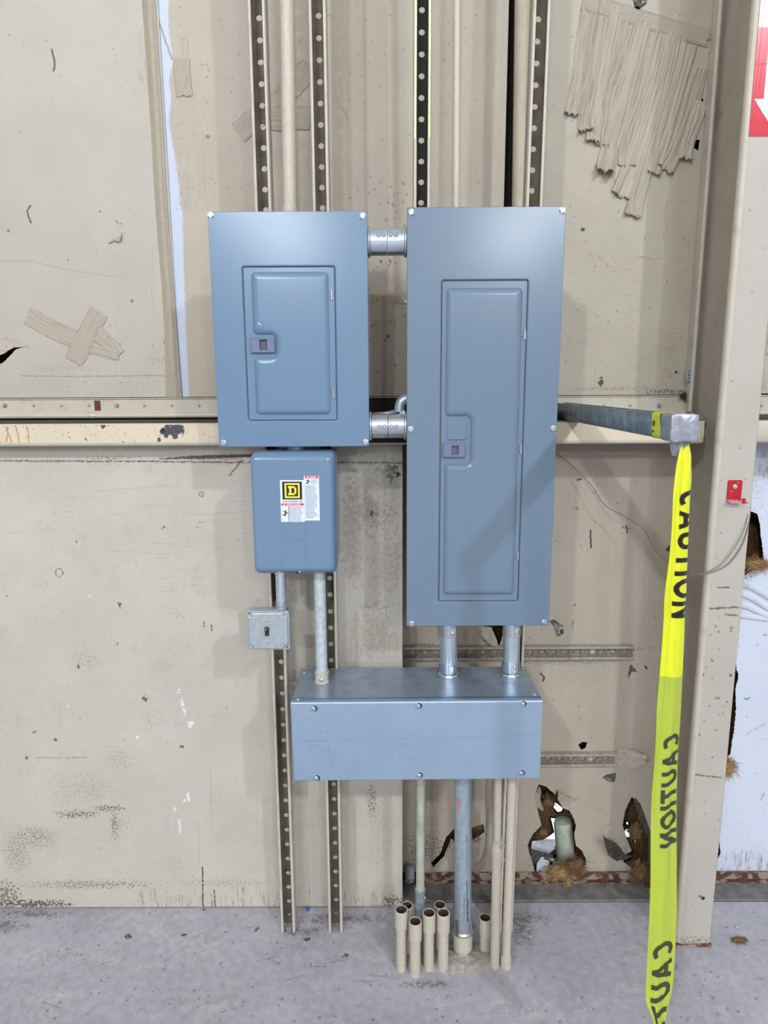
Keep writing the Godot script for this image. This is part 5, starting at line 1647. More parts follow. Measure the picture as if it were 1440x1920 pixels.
	# the little bushing at the tall panel's left side
	p = at(757, 567, 0.12)
	t = thing("bushing", "tiny cream bushing stuck on the left side of the tall panel", "fitting", Vector3(0.0657, p.y, 0.13))
	s = mb(); lathe(s, [Vector2(0.0001, 0), Vector2(0.0052, 0.0), Vector2(0.0052, 0.016), Vector2(0.0040, 0.0172), Vector2(0.0001, 0.0172)], Transform3D(Basis(Vector3.BACK, PI / 2), Vector3.ZERO), 14)
	put("stub", s, M.emt_pale, t)
	s = mb(); lathe(s, [Vector2(0.0001, 0), Vector2(0.0075, 0.0), Vector2(0.0075, 0.003), Vector2(0.0001, 0.003)], Transform3D(Basis(Vector3.BACK, PI / 2), Vector3.ZERO), 6)
	put("nut", s, M.galv_dull, t)

func stub(label: String, px: float, rim: float, cb: float, base: float, ro: float, ri: float, group := "") -> Node3D:
	var b := on(px, base)
	b.z -= ri
	var a := at(px, rim, b.z)
	var c := at(px, cb, b.z + ro)
	var t := thing("pipe_stub", label, "pipe", Vector3(b.x, 0, b.z), group)
	t.rotation.z = -atan2(a.x - b.x, a.y)
	var h := a.y
	var s := mb()
	lathe(s, [Vector2(ri, -0.01), Vector2(ri, c.y - 0.002), Vector2(ri, c.y + 0.004)], Transform3D.IDENTITY, 28)
	put("pipe", s, M.cream_pipe, t)
	s = mb()
	lathe(s, [Vector2(ri, c.y), Vector2(ro - 0.0008, c.y + 0.0005), Vector2(ro, c.y + 0.002), Vector2(ro, h - 0.0012), Vector2(ro - 0.0012, h), Vector2(ro - 0.0028, h), Vector2(ro - 0.0034, h - 0.001)], Transform3D.IDENTITY, 28)
	put("coupling", s, M.cream_pipe, t)
	s = mb()
	lathe(s, [Vector2(ro - 0.0034, h - 0.001), Vector2(ro - 0.0036, h - 0.045), Vector2(0.0001, h - 0.046)], Transform3D.IDENTITY, 28)
	put("rusty_bore", s, M.bore, t)
	return t

func build_floor_pipes() -> void:
	stub("open cream pipe stub at the left end of the cluster, tallest at front", 752.5, 1705, 1748, 1824, 0.0178, 0.0142)
	stub("open cream pipe stub half hidden behind the left end stub", 763, 1697, 1738, 1790, 0.0172, 0.0138)
	stub("open cream pipe stub nearest the viewer, shortest of the left cluster", 778.7, 1727, 1771, 1834, 0.0178, 0.0148)
	stub("open cream pipe stub between the nearest stub and the fat conduit, left one", 804.5, 1711, 1755, 1823, 0.0178, 0.0142)
	stub("open cream pipe stub standing just left of the fat grey conduit", 831.5, 1711, 1756, 1824, 0.0178, 0.0148)
	stub("open cream pipe stub half hidden behind the two beside the fat conduit", 825, 1696, 1738, 1786, 0.0172, 0.0138)
	stub("single open cream pipe stub between the fat conduit and the tall pipes", 910, 1720, 1760, 1790, 0.0175, 0.0148)
	# fat galvanized conduit
	var b := on(869, 1802)
	b.z -= 0.018
	var top := 0.632
	var t := thing("steel_conduit", "fat grey steel conduit rising from a cream socket into the wireway bottom", "conduit", Vector3(b.x, 0, b.z))
	var tp := at(867, 1463, b.z)
	t.rotation.z = -atan2(tp.x - b.x, tp.y) * 0.8
	var zc := b.z
	var y_sock := at(869, 1759, zc + 0.026).y
	var y_low := at(869, 1790, zc + 0.026).y
	var y_ring := at(869, 1728, zc + 0.025).y
	var s := mb()
	pipe(s, Vector3(0, y_sock, 0), Vector3(0, top, 0), 0.0238, 36)
	put("pipe", s, M.galv_dull, t)
	s = mb()
	lathe(s, [Vector2(0.0238, y_sock), Vector2(0.0285, y_sock), Vector2(0.0290, y_sock + 0.002), Vector2(0.0285, y_sock + 0.006), Vector2(0.0258, y_sock + 0.010), Vector2(0.0254, y_ring - 0.001), Vector2(0.0238, y_ring)], Transform3D.IDENTITY, 36)
	put("connector", s, M.chrome, t)
	s = mb()
	lathe(s, [Vector2(0.0175, -0.01), Vector2(0.0175, y_low - 0.001), Vector2(0.0262, y_low), Vector2(0.0272, y_low + 0.003), Vector2(0.0272, y_sock - 0.0015), Vector2(0.0262, y_sock), Vector2(0.0238, y_sock)], Transform3D.IDENTITY, 36)
	put("socket", s, M.cream_pipe, t)
	# red print on the conduit's left flank
	s = mb()
	for i in 5:
		for k in 2:
			var a0 := deg_to_rad(118.0 + k * 8.0)
			var a1 := deg_to_rad(126.0 + k * 8.0)
			var y := 0.50 - i * 0.009
			if i == 4 and k == 1: continue
			face(s, [Vector3(cos(a0), 0, sin(a0)) * 0.0241 + Vector3(0, y, 0), Vector3(cos(a1), 0, sin(a1)) * 0.0241 + Vector3(0, y, 0), Vector3(cos(a1), 0, sin(a1)) * 0.0241 + Vector3(0, y + 0.0075, 0), Vector3(cos(a0), 0, sin(a0)) * 0.0241 + Vector3(0, y + 0.0075, 0)], Vector3(-0.5, 0, 0.8))
	put("red_print", s, plain(c8(206, 120, 124), 0.5), t)
	# dried drips of blue-black paint down the pipe
	s = mb()
	for q in [[68.0, 0.10, 0.26, 0.0011], [60.0, 0.12, 0.20, 0.0008], [88.0, 0.13, 0.22, 0.0007], [70.0, 0.30, 0.40, 0.0006]]:
		var path := []
		for i in 14:
			var y: float = lerpf(q[1], q[2], i / 13.0)
			var a := deg_to_rad(q[0] + sin(i * 1.7 + q[0]) * 3.0)
			path.append(Vector3(cos(a) * 0.0239, y, sin(a) * 0.0239))
		tube(s, path, q[3], 6)
	put("paint_drip", s, plain(c8(46, 50, 66), 0.5), t)
	# pale pipe with a flared coupling
	b = on(789, 1762); b.z = 0.165
	t = thing("painted_conduit", "pale greenish conduit rising behind the pipe stubs to the wireway", "conduit", Vector3(at(788, 1680, 0.165).x, 0, 0.165))
	s = mb()
	pipe(s, Vector3(0, 0.05, 0), Vector3(0, top, 0), 0.0117)
	put("pipe", s, M.emt_pale, t)
	s = mb()
	var yk := at(788, 1675, 0.178).y
	lathe(s, [Vector2(0.0145, -0.005), Vector2(0.0145, yk - 0.05), Vector2(0.0135, yk - 0.045), Vector2(0.0135, yk - 0.008), Vector2(0.0158, yk), Vector2(0.0158, yk + 0.004), Vector2(0.0117, yk + 0.003)], Transform3D.IDENTITY, 24)
	put("coupling", s, M.galv_dull, t)
	set_screw(t, Vector3(0.012, yk - 0.016, 0.010), Vector3(0.8, 0, 0.6), 0.004)
	# bent pipe near the wall
	var z := -0.055
	t = thing("painted_conduit", "cream conduit bending into the wall behind the two tall pipes", "conduit", Vector3(0, 0, 0))
	s = mb()
	tube(s, curve([Vector3(at(919, 1440, z).x, 0.632, 0.06), at(918, 1463, 0.0), at(918, 1540, z), at(915, 1590, z), at(905, 1618, z - 0.02), at(888, 1634, WALL_Z - 0.02)], 8), 0.0118, 18)
	put("pipe", s, M.cream_pipe, t)
	# two tall pipes
	b = on(929, 1818); b.z -= 0.013
	var z3 := b.z
	t = thing("painted_conduit", "tall cream pipe with a coupling midway, left of the two rising to the wireway", "conduit", Vector3(b.x, 0, z3))
	var u := at(934, 1463, z3)
	t.rotation.z = -atan2(u.x - b.x, u.y)
	var yc := at(931, 1612, z3 + 0.014).y
	s = mb(); pipe(s, Vector3(0, yc, 0), Vector3(0, top, 0), 0.0103)
	put("pipe", s, M.cream_pipe, t)
	s = mb()
	lathe(s, [Vector2(0.0128, -0.01), Vector2(0.0128, yc - 0.002), Vector2(0.0148, yc), Vector2(0.0148, yc + 0.028), Vector2(0.0138, yc + 0.030), Vector2(0.0132, yc + 0.046), Vector2(0.0142, yc + 0.049), Vector2(0.0142, yc + 0.052), Vector2(0.0103, yc + 0.051)], Transform3D.IDENTITY, 24)
	put("coupling", s, M.cream_pipe, t)
	set_screw(t, Vector3(0.009, yc + 0.036, 0.011), Vector3(0.6, 0, 0.8), 0.005)
	b = on(950, 1819); b.z -= 0.013
	t = thing("painted_conduit", "tall plain cream pipe beside the strut, right of the two rising to the wireway", "conduit", Vector3(b.x, 0, b.z))
	u = at(960, 1463, b.z)
	t.rotation.z = -atan2(u.x - b.x, u.y)
	s = mb(); pipe(s, Vector3(0, -0.01, 0), Vector3(0, top, 0), 0.0120)
	put("pipe", s, M.cream_pipe, t)
	s = mb()
	lathe(s, [Vector2(0.0150, -0.01), Vector2(0.0150, 0.030), Vector2(0.0140, 0.034), Vector2(0.0120, 0.035)], Transform3D.IDENTITY, 24)
	put("collar", s, M.cream_pipe, t)
	# mortar spilled round the pipe feet
	var n := noise(3.0, 5)
	s = mb()
	var rings := []
	for i in 14:
		var f := i / 13.0
		var ring := PackedVector3Array()
		for k in 40:
			var a := TAU * k / 40
			var e := 1.0 + 0.22 * n.get_noise_2d(cos(a) * 2.0, sin(a) * 2.0)
			var p := Vector3(0.19 + cos(a) * 0.150 * f * e, 0, 0.190 + sin(a) * 0.062 * f * e)
			p.y = maxf(-0.004, 0.014 * (1.0 - f * f) + 0.010 * n.get_noise_2d(p.x * 12.0, p.z * 12.0) * (1.0 - f)) - 0.001
			ring.append(p)
		rings.append(ring)
	loft(s, rings)
	var mo := put("mortar", s, noisy([[0.0, c8(128, 123, 120)], [0.5, c8(158, 153, 148)], [1.0, c8(190, 184, 175)]], 0.03, 4.0, 0.9, 0.0, 47, 0.15))
	tag(mo, "low rough collar of spilled mortar round the feet of the pipe stubs", "mortar", "", "stuff")

# ------------------------------------------------------------------ the arm and the caution tape
func build_arm_and_tape() -> void:
	var x := 0.4945
	var yc := 1.5275
	var t := thing("cantilever_strut", "dirty galvanized strut arm sticking out from the girt towards the viewer", "strut", Vector3(x, yc, WALL_Z + 0.024))
	var l := 0.735 - WALL_Z - 0.024
	var s := mb()
	var w := 0.0207
	var g := 0.0025
	var prof := [Vector2(-w, w), Vector2(-w, -w), Vector2(w, -w), Vector2(w, w), Vector2(w - 0.008, w), Vector2(w - 0.008, w - 0.008), Vector2(w - 0.008 + g, w - 0.008), Vector2(w - 0.008 + g, w - g), Vector2(w - g, w - g), Vector2(w - g, -w + g), Vector2(-w + g, -w + g), Vector2(-w + g, w - g), Vector2(-w + 0.008 - g, w - g), Vector2(-w + 0.008 - g, w - 0.008), Vector2(-w + 0.008, w - 0.008), Vector2(-w + 0.008, w)]
	var r0 := PackedVector3Array()
	var r1 := PackedVector3Array()
	for p in prof:
		r0.append(Vector3(p.x, p.y, 0.0)); r1.append(Vector3(p.x, p.y, l))
	loft(s, [r0, r1], false)
	cap(s, r1, Vector3.BACK)
	put("channel", s, noisy([[0.0, c8(96, 106, 116)], [0.4, c8(122, 133, 144)], [0.65, c8(140, 151, 162)], [1.0, c8(190, 200, 208)]], 0.015, 3.0, 0.45, 0.45, 48), t)
	# duct tape wad over its end
	var n := noise(9.0, 17)
	var wad := thing("duct_tape_wad", "silver duct tape crumpled over the end of the strut arm", "tape", Vector3(x, yc, 0.70))
	s = mb()
	var rings := []
	for i in 10:
		var f := i / 9.0
		var ring := PackedVector3Array()
		for k in 40:
			var a := TAU * k / 40
			var d := Vector2(cos(a), sin(a))
			var sq := 1.0 / maxf(absf(d.x), absf(d.y))
			var r := 0.0232 * minf(sq, 1.30)
			var zz := f * 0.040
			if i == 8: r *= 0.93
			if i == 9: r *= 0.5
			zz = [0.0, 0.008, 0.016, 0.024, 0.032, 0.037, 0.0395, 0.0408, 0.0415, 0.042][i]
			r += n.get_noise_3d(d.x * 0.25, d.y * 0.25, zz * 6.0) * 0.0022
			ring.append(Vector3(d.x * r, d.y * r, zz + n.get_noise_3d(d.x * 0.4, d.y * 0.4, 3.0 + i) * 0.0012))
		rings.append(ring)
	loft(s, rings, true, true, 0)
	cap(s, rings[-1], Vector3.BACK, 0)
	put("wrap", s, M.duct, wad)
	s = mb()
	rings = []
	for i in 9:
		var f := i / 8.0
		var ring := PackedVector3Array()
		for k in 13:
			var a := k / 12.0 - 0.5
			var wd := lerpf(0.034, 0.008, f)
			ring.append(Vector3(a * wd - 0.002 - 0.004 * f, -0.022 - 0.026 * f, 0.032 + 0.004 * sin(a * 16.0) * (1.0 - f * 0.5) - 0.010 * f + 0.003 * n.get_noise_2d(k * 2.0, i * 2.0)))
		rings.append(ring)
	loft(s, rings, true, false)
	put("tail", s, M.duct, wad)
	# caution tape: a loop round the arm and the hanging length
	var tp := thing("caution_tape", "yellow caution tape tied round the strut arm and hanging down before the column", "tape", Vector3(x, 0, 0))
	s = mb()
	rings = []
	var zl := 0.672
	for i in 6:
		var ring := PackedVector3Array()
		for k in 33:
			var a := TAU * k / 32
			var d := Vector2(cos(a), sin(a))
			var r := 0.0222 * minf(1.0 / maxf(absf(d.x), absf(d.y)), 1.38) + 0.001 * n.get_noise_2d(k * 1.5, i * 3.0)
			ring.append(Vector3(d.x * r, yc + d.y * r, zl - 0.016 + i * 0.0075 + 0.004 * sin(a * 2.0 + 0.4)))
		rings.append(ring)
	loft(s, rings, true, false)
	put("loop", s, M.tape_yellow, tp)
	s = mb()
	for q in [0.004, -0.010]:
		box(s, Vector3(-0.0238, yc + q, zl - 0.004), Vector3(0.0006, 0.009 if q > 0 else 0.003, 0.006), 0.0001)
	put("printed_mark", s, M.ink, tp)
	# hanging length, from its left and right edges in the photograph
	var edges := [[832, 1277, 1292], [846, 1273, 1295], [862, 1270, 1297], [900, 1264.5, 1297], [935, 1261, 1295], [1013, 1257.5, 1291.5], [1105, 1246, 1288], [1166, 1244, 1284.5], [1268, 1237, 1280.5], [1340, 1231, 1277], [1436, 1226, 1271], [1532, 1220.5, 1269], [1660, 1219.6, 1269], [1755, 1216, 1267.5], [1844, 1212.6, 1261], [1880, 1212.5, 1254], [1905, 1222, 1249], [1935, 1230, 1246]]
	var lp := []
	var rp := []
	var zt := 0.722
	for i in edges.size():
		var f := i / float(edges.size() - 1)
		lp.append(at(edges[i][1], edges[i][0], zt + 0.012 * sin(f * 7.0)) - Vector3(x, 0, 0))
		rp.append(at(edges[i][2], edges[i][0], zt + 0.014 * cos(f * 5.0) - 0.012) - Vector3(x, 0, 0))
	var lc := curve(lp, 6)
	var rc := curve(rp, 6)
	var mid := 8 * 6
	var strip := func(from: int, to: int, u0: float, u1: float, off: float) -> SurfaceTool:
		var st := mb()
		var rr_ := []
		for i in range(from, to + 1):
			var ring := PackedVector3Array()
			for k in 21:
				var u := lerpf(u0, u1, k / 20.0)
				ring.append(ribbon_point(lc, rc, i, u, off, n))
			rr_.append(ring)
		loft(st, rr_, true, false)
		return st
	put("front_length", strip.call(0, mid, 0.0, 1.0, 0.0), M.tape_yellow, tp)
	put("twisted_length", strip.call(mid, lc.size() - 1, 0.0, 1.0, 0.0), M.tape_back, tp)
	put("folded_layer", strip.call(20, 66, 0.0, 0.45, -0.0022), M.tape_back, tp)
	tape_text(tp, lc, rc, "CAUTION", 918, 1160, 0.34, 1.55, false, M.ink, n)
	tape_text(tp, lc, rc, "CAUTION", 1378, 1600, 0.32, 0.97, true, M.ink_through, n)
	tape_text(tp, lc, rc, "CAUTION", 1770, 2010, 0.16, 0.90, true, M.ink_through, n)

func ribbon_point(lc: Array, rc: Array, i: float, u: float, off: float, n: FastNoiseLite) -> Vector3:
	i = clampf(i, 0.0, lc.size() - 1.001)
	var a := int(i)
	var f := i - a
	var l: Vector3 = lc[a].lerp(lc[a + 1], f)
	var r: Vector3 = rc[a].lerp(rc[a + 1], f)
	var p := l.lerp(r, u)
	p.z += 0.0042 * sin(u * PI) + 0.0035 * n.get_noise_2d(u * 0.35, i * 0.006) + 0.0016 * sin(u * 9.0 + i * 0.05) + off
	return p

func tape_text(tp: Node3D, lc: Array, rc: Array, text: String, py0: float, py1: float, u0: float, u1: float, mirrored: bool, m: Material, n: FastNoiseLite) -> void:
	# letters run down the tape; capitals reach across from u0 to u1, and what falls beyond the folded edge is cut there
	var y_of := func(i: float) -> float: return ribbon_point(lc, rc, i, 0.5, 0, n).y
	var find := func(py: float) -> float:
		var want := at(1255, py, 0.722).y
		for i in lc.size() - 1:
			if y_of.call(float(i + 1)) <= want:
				var a: float = y_of.call(float(i))
				var b: float = y_of.call(float(i + 1))
				return i + clampf((a - want) / maxf(1e-6, a - b), 0.0, 1.0)
		return lc.size() - 1.0
	var whole: float = stroke_letters(text, 0.2).w
	var x0 := 0.0
	for ch in text:
		var d := stroke_letters(ch, 0.2)
		tape_letter(tp, lc, rc, d, x0, whole, py0, py1, u0, u1, mirrored, m, n, find)
		x0 += d.w + 0.14

func tape_letter(tp: Node3D, lc: Array, rc: Array, d: Dictionary, x0: float, whole: float, py0: float, py1: float, u0: float, u1: float, mirrored: bool, m: Material, n: FastNoiseLite, find: Callable) -> void:
	# cut the letter finely so that it follows the bends of the tape
	var tris := []
	for i in range(0, d.i.size(), 3):
		tris.append([d.v[d.i[i]], d.v[d.i[i + 1]], d.v[d.i[i + 2]]])
	for pass_ in 6:
		var next := []
		for t in tris:
			var ab: float = t[0].distance_to(t[1])
			var bc: float = t[1].distance_to(t[2])
			var ca: float = t[2].distance_to(t[0])
			if maxf(ab, maxf(bc, ca)) < 0.12:
				next.append(t)
			elif ab >= bc and ab >= ca:
				var q: Vector3 = (t[0] + t[1]) / 2
				next.append([t[0], q, t[2]]); next.append([q, t[1], t[2]])
			elif bc >= ca:
				var q: Vector3 = (t[1] + t[2]) / 2
				next.append([t[0], t[1], q]); next.append([t[0], q, t[2]])
			else:
				var q: Vector3 = (t[2] + t[0]) / 2
				next.append([t[0], t[1], q]); next.append([q, t[1], t[2]])
		tris = next
	var s := mb()
	s.set_smooth_group(0)
	var slope := 0.26 if mirrored else 0.0
	var any := false
	for t in tris:
		var out := []
		var seen := false
		for p in t:
			var py: float = lerpf(py0, py1, (x0 + p.x + p.y * slope) / (whole + slope))
			var u: float = lerpf(u1, u0, p.y) if mirrored else lerpf(u0, u1, p.y)
			if py < 1928.0 and u < 0.99: seen = true
			out.append([minf(py, 1928.0), clampf(u, 0.01, 0.99)])
		if not seen: continue
		any = true
		for o in out: s.add_vertex(ribbon_point(lc, rc, find.call(o[0]), o[1], 0.0013, n))
	if any: put("letter", s, m, tp)

# ------------------------------------------------------------------ small things
func build_small_things() -> void:
	# red hook plate
	var a := rect_px(1361, 900, 1392, 940, COLUMN_Z)
	var t := thing("hanger_bracket", "red steel hanger bracket bolted to the column flange", "bracket", Vector3(a[0], a[1], COLUMN_Z))
	var w: float = a[2] - a[0]
	var h: float = a[3] - a[1]
	var s := mb()
	loft(s, [rr(0, 0, w, h, 0.004, 0.0), rr(0, 0, w, h, 0.004, 0.0018), rr(0.0005, 0.0005, w - 0.0005, h - 0.0005, 0.004, 0.0024)], false)
	cap(s, rr(0.0005, 0.0005, w - 0.0005, h - 0.0005, 0.004, 0.0024), Vector3.BACK)
	put("plate", s, M.red, t)
	s = mb()
	box(s, Vector3(w * 0.40, 0.0015, 0.012), Vector3(w * 0.78, 0.0022, 0.022), 0.0006, Basis(Vector3.RIGHT, 0.18))
	put("ledge", s, plain(c8(206, 150, 166), 0.35), t)
	s = mb()
	box(s, Vector3(w * 0.93, 0.004, 0.020), Vector3(0.010, 0.013, 0.0022), 0.0005)
	box(s, Vector3(w * 1.05, 0.0, 0.022), Vector3(0.010, 0.003, 0.002), 0.0005)
	put("hook", s, M.red, t)
	s = mb()
	lathe(s, [Vector2(0.006, 0), Vector2(0.006, 0.0018), Vector2(0.0042, 0.0022), Vector2(0.0042, 0.0055), Vector2(0.0001, 0.006)], Transform3D(Basis(Vector3.RIGHT, PI / 2), Vector3.ZERO), 14)
	move(put("bolt", s, M.screw, t), Vector3(w * 0.5, h * 0.70, 0.0024))
	for q in [[0.70, 0.88], [0.30, 0.47]]:
		s = mb()
		lathe(s, [Vector2(0.0019, 0), Vector2(0.0019, 0.0003), Vector2(0.0001, 0.0003)], Transform3D(Basis(Vector3.RIGHT, PI / 2), Vector3.ZERO), 10)
		move(put("hole", s, plain(c8(196, 150, 110), 0.6), t), Vector3(w * q[0], h * q[1], 0.0024))
	# extinguisher sign: red with a white arrow, wrapped on the flange's upper part
	var x0 := at(1404, 250, COLUMN_Z).x
	var y0 := at(1420, 256, COLUMN_Z).y
	var sg := thing("arrow_sign", "red sign with white down arrow stuck high on the column flange", "sign", Vector3(x0, y0, COLUMN_Z + 0.0006))
	var sw := 0.20
	var sh := 0.36
	put("red_ground", plate(0, 0, sw, sh, 0.0, 0.0012), M.sign_red, sg)
	var ax := at(1455, 186, COLUMN_Z).x - x0
	var notch := at(1413, 186, COLUMN_Z)
	var half: float = ax - (notch.x - x0)
	var ay: float = notch.y - y0
	var tipy: float = 0.012
	var sx: float = ax - (at(1431, 186, COLUMN_Z).x - x0)
	s = mb()
	var ring := PackedVector3Array()
	for p in [Vector2(ax, tipy), Vector2(ax + half, ay), Vector2(ax + sx, ay), Vector2(ax + sx, 0.21), Vector2(ax - sx, 0.21), Vector2(ax - sx, ay), Vector2(ax - half, ay)]:
		ring.append(Vector3(p.x, p.y, 0.0014))
	cap(s, ring, Vector3.BACK)
	put("arrow", s, M.sign_white, sg)
	put("painted_glare", plate(ax - half - 0.004, at(1430, 52, COLUMN_Z).y - y0, sw - 0.01, sh - 0.01, 0.0013, 0.0001), M.sign_white, sg)  # glare on the glossy vinyl, painted in as a white plate
	# creases pressed into the vinyl
	s = mb()
	for q in [[0.004, 0.02, 0.010, 0.30], [0.009, 0.03, 0.016, 0.16], [0.0, 0.152, 0.03, 0.152]]:
		tube(s, curve([Vector3(q[0], q[1], 0.0012), Vector3((q[0] + q[2]) / 2 + 0.0006, (q[1] + q[3]) / 2, 0.0012), Vector3(q[2], q[3], 0.0012)], 6), 0.0005, 6)
	put("crease", s, M.sign_red, sg)
	# drooping wire
	t = thing("loose_wire", "thin bare grey wire drooping across the wall from the tall panel to the column", "wire", Vector3.ZERO)
	s = mb()
	var path := []
	for q in [[1036, 846, -0.10], [1060, 862, -0.09], [1090, 890, -0.08], [1110, 912, -0.07], [1135, 948, -0.06], [1175, 970, -0.04], [1208, 995, -0.02], [1228, 1030, 0.02], [1250, 1052, 0.06], [1270, 1070, 0.12], [1294, 1076, 0.157], [1330, 1074, 0.160], [1362, 1060, 0.160], [1384, 1035, 0.160], [1398, 1005, 0.158], [1406, 965, 0.150], [1407, 935, 0.130], [1403, 905, 0.08]]:
		path.append(at(q[0], q[1], q[2]))
	tube(s, curve(path, 8), 0.0014, 8)
	put("strand", s, M.wire, t)
	s = mb()
	path = []
	for q in [[1320, 1076, 0.162], [1352, 1058, 0.164], [1380, 1022, 0.163], [1396, 990, 0.160], [1405, 950, 0.150]]:
		path.append(at(q[0], q[1], q[2]))
	tube(s, curve(path, 8), 0.0011, 8)
	put("strand", s, M.wire, t)
	# red tape mark on the girt's top angle
	a = rect_px(177.5, 751, 187.5, 770, WALL_Z + 0.008)
	s = mb()
	box(s, Vector3((a[2] - a[0]) / 2, (a[3] - a[1]) / 2, 0.0004), Vector3(a[2] - a[0], a[3] - a[1], 0.0006), 0.0002)
	var o := put("tape_scrap", s, noisy([[0.0, c8(70, 22, 26)], [1.0, c8(116, 44, 46)]], 0.05, 20.0, 0.5, 0.0, 52))
	o.position = Vector3(a[0], a[1], WALL_Z + 0.0065)
	tag(o, "small dark red tape scrap on the angle above the left girt", "tape", "", "thing")
	var p := at(173, 776, WALL_Z + 0.017)
	s = mb()
	lathe(s, [Vector2(0.0082, -0.006), Vector2(0.0084, 0.0), Vector2(0.0082, 0.006)], Transform3D(Basis(Vector3.BACK, PI / 2), Vector3.ZERO), 16)
	o = put("lip_clip", s, M.emt_white)
	o.position = Vector3(p.x, 1.516, WALL_Z + 0.009)
	tag(o, "small white clip round the angle lip below the red tape scrap", "clip", "", "thing")
	# debris on the girt web
	for q in [[75, 783, 0.010], [45, 783, 0.007], [108, 783, 0.008], [20, 784, 0.006]]:
		var bp := on(q[0], q[1], 1.506)
		fluff("insulation_crumb", "straw coloured crumb of insulation lying on the girt web left of the panels", bp + Vector3(0, 0.002, 0), Vector3(q[2] * 1.6, q[2] * 0.45, q[2]), 60, M.fluff, "crumbs on the girt", int(q[0]))
	# bits on the floor
	var bb := on(578, 1703)
	s = mb()
	lathe(s, [Vector2(0.0001, 0), Vector2(0.0055, 0.0005), Vector2(0.006, 0.004), Vector2(0.0045, 0.009), Vector2(0.002, 0.0115), Vector2(0.0001, 0.0118)], Transform3D(Basis(Vector3.RIGHT, 0.5), Vector3(0, 0.001, 0)), 14, true)
	o = put("wire_nut", s, plain(c8(48, 96, 170), 0.4))
	o.position = bb + Vector3(0, 0, 0.006)
	tag(o, "tiny blue wire nut on the floor between the two strut feet", "wire nut", "", "thing")
	fluff("insulation_scrap", "ragged tan insulation scrap on the floor right of the column", on(1386, 1766) + Vector3(0, 0.006, 0), Vector3(0.022, 0.006, 0.010), 160, M.fluff_dark, "", 77)
	var i := 0
	for q in [[1382, 1739, 0.004, "larger"], [1407, 1744, 0.003, "smaller"]]:
		o = put("stone_chip", pebble(q[2], i), M.paint_white)
		o.position = on(q[0], q[1]) + Vector3(0, q[2] * 0.45, 0)
		tag(o, "%s white stone chip on the floor beyond the column foot" % q[3], "stone", "", "thing")
		i += 1
	for q in [[240, 1757], [382, 1706], [638, 1744], [485, 1741], [1134, 1661], [125, 1722], [1405, 1657]]:
		var r := rng.randf_range(0.002, 0.004)
		o = put("grit", pebble(r, i), [M.grime, M.paint_white, M.concrete_dark][i % 3])
		o.position = (on(q[0], q[1]) if q[1] > 1694 or q[0] < 750 else on(q[0], q[1], 0.004)) + Vector3(0, r * 0.4, 0)
		tag(o, "tiny bit of grit scattered on the floor along the wall", "grit", "grit along the wall", "thing")
		i += 1
	# perforated clip and cobwebby dirt by the column
	p = at(1291, 703, WALL_Z + 0.04)
	t = thing("perforated_clip", "small grey perforated clip on the edge angle above the strut arm", "clip", p)
	s = mb()
	box(s, Vector3.ZERO, Vector3(0.013, 0.032, 0.002), 0.0005)
	put("plate", s, M.galv_dull, t)
	for dy in [-0.009, 0.0, 0.009]:
		s = mb()
		lathe(s, [Vector2(0.0022, 0), Vector2(0.0022, 0.0003), Vector2(0.0001, 0.0003)], Transform3D(Basis(Vector3.RIGHT, PI / 2), Vector3(0.001, dy, 0.001)), 10)
		put("hole", s, M.dark, t)
	fluff("cobweb_clump", "dark dusty cobweb clump in the gap between girt end and column", at(1331, 796, -0.02), Vector3(0.012, 0.016, 0.010), 160, M.grime, "", 111)
	fluff("cobweb_clump", "small dusty cobweb clump where the edge angle meets the girt angle", at(1284, 742, WALL_Z + 0.014), Vector3(0.012, 0.008, 0.006), 120, M.grime, "", 112)
	# end of a pipe lying in the recess
	p = at(771, 1626, -0.06)
	t = thing("pipe_end", "short open steel pipe end lying in the dark recess by the plywood edge", "pipe", Vector3(p.x - 0.004, 0.055, -0.075))
	s = mb()
	lathe(s, [Vector2(0.0155, -0.02), Vector2(0.0155, 0.020), Vector2(0.0145, 0.021), Vector2(0.0125, 0.020), Vector2(0.0125, -0.02)], Transform3D(Basis(Vector3.RIGHT, PI / 2 + 0.5), Vector3.ZERO), 24)
	put("pipe", s, M.galv_dull, t)
	s = mb(); lathe(s, [Vector2(0.0126, 0), Vector2(0.0001, 0)], Transform3D(Basis(Vector3.RIGHT, PI / 2 + 0.5), Vector3.ZERO), 20)
	put("plug", s, M.dark, t)

func pebble(r: float, k: int) -> SurfaceTool:
	var s := mb()
	var n := noise(1.0, 100 + k)
	var rings := []
	for i in 6:
		var th := PI * i / 5.0
		var ring := PackedVector3Array()
		for j in 9:
			var a := TAU * j / 9
			var d := Vector3(sin(th) * cos(a), cos(th) * 0.6, sin(th) * sin(a))
			ring.append(d * r * (1.0 + 0.5 * n.get_noise_3dv(d * 1.3)) + Vector3(1e-6 * j, 0, 0))
		rings.append(ring)
	loft(s, rings, false)
	return s

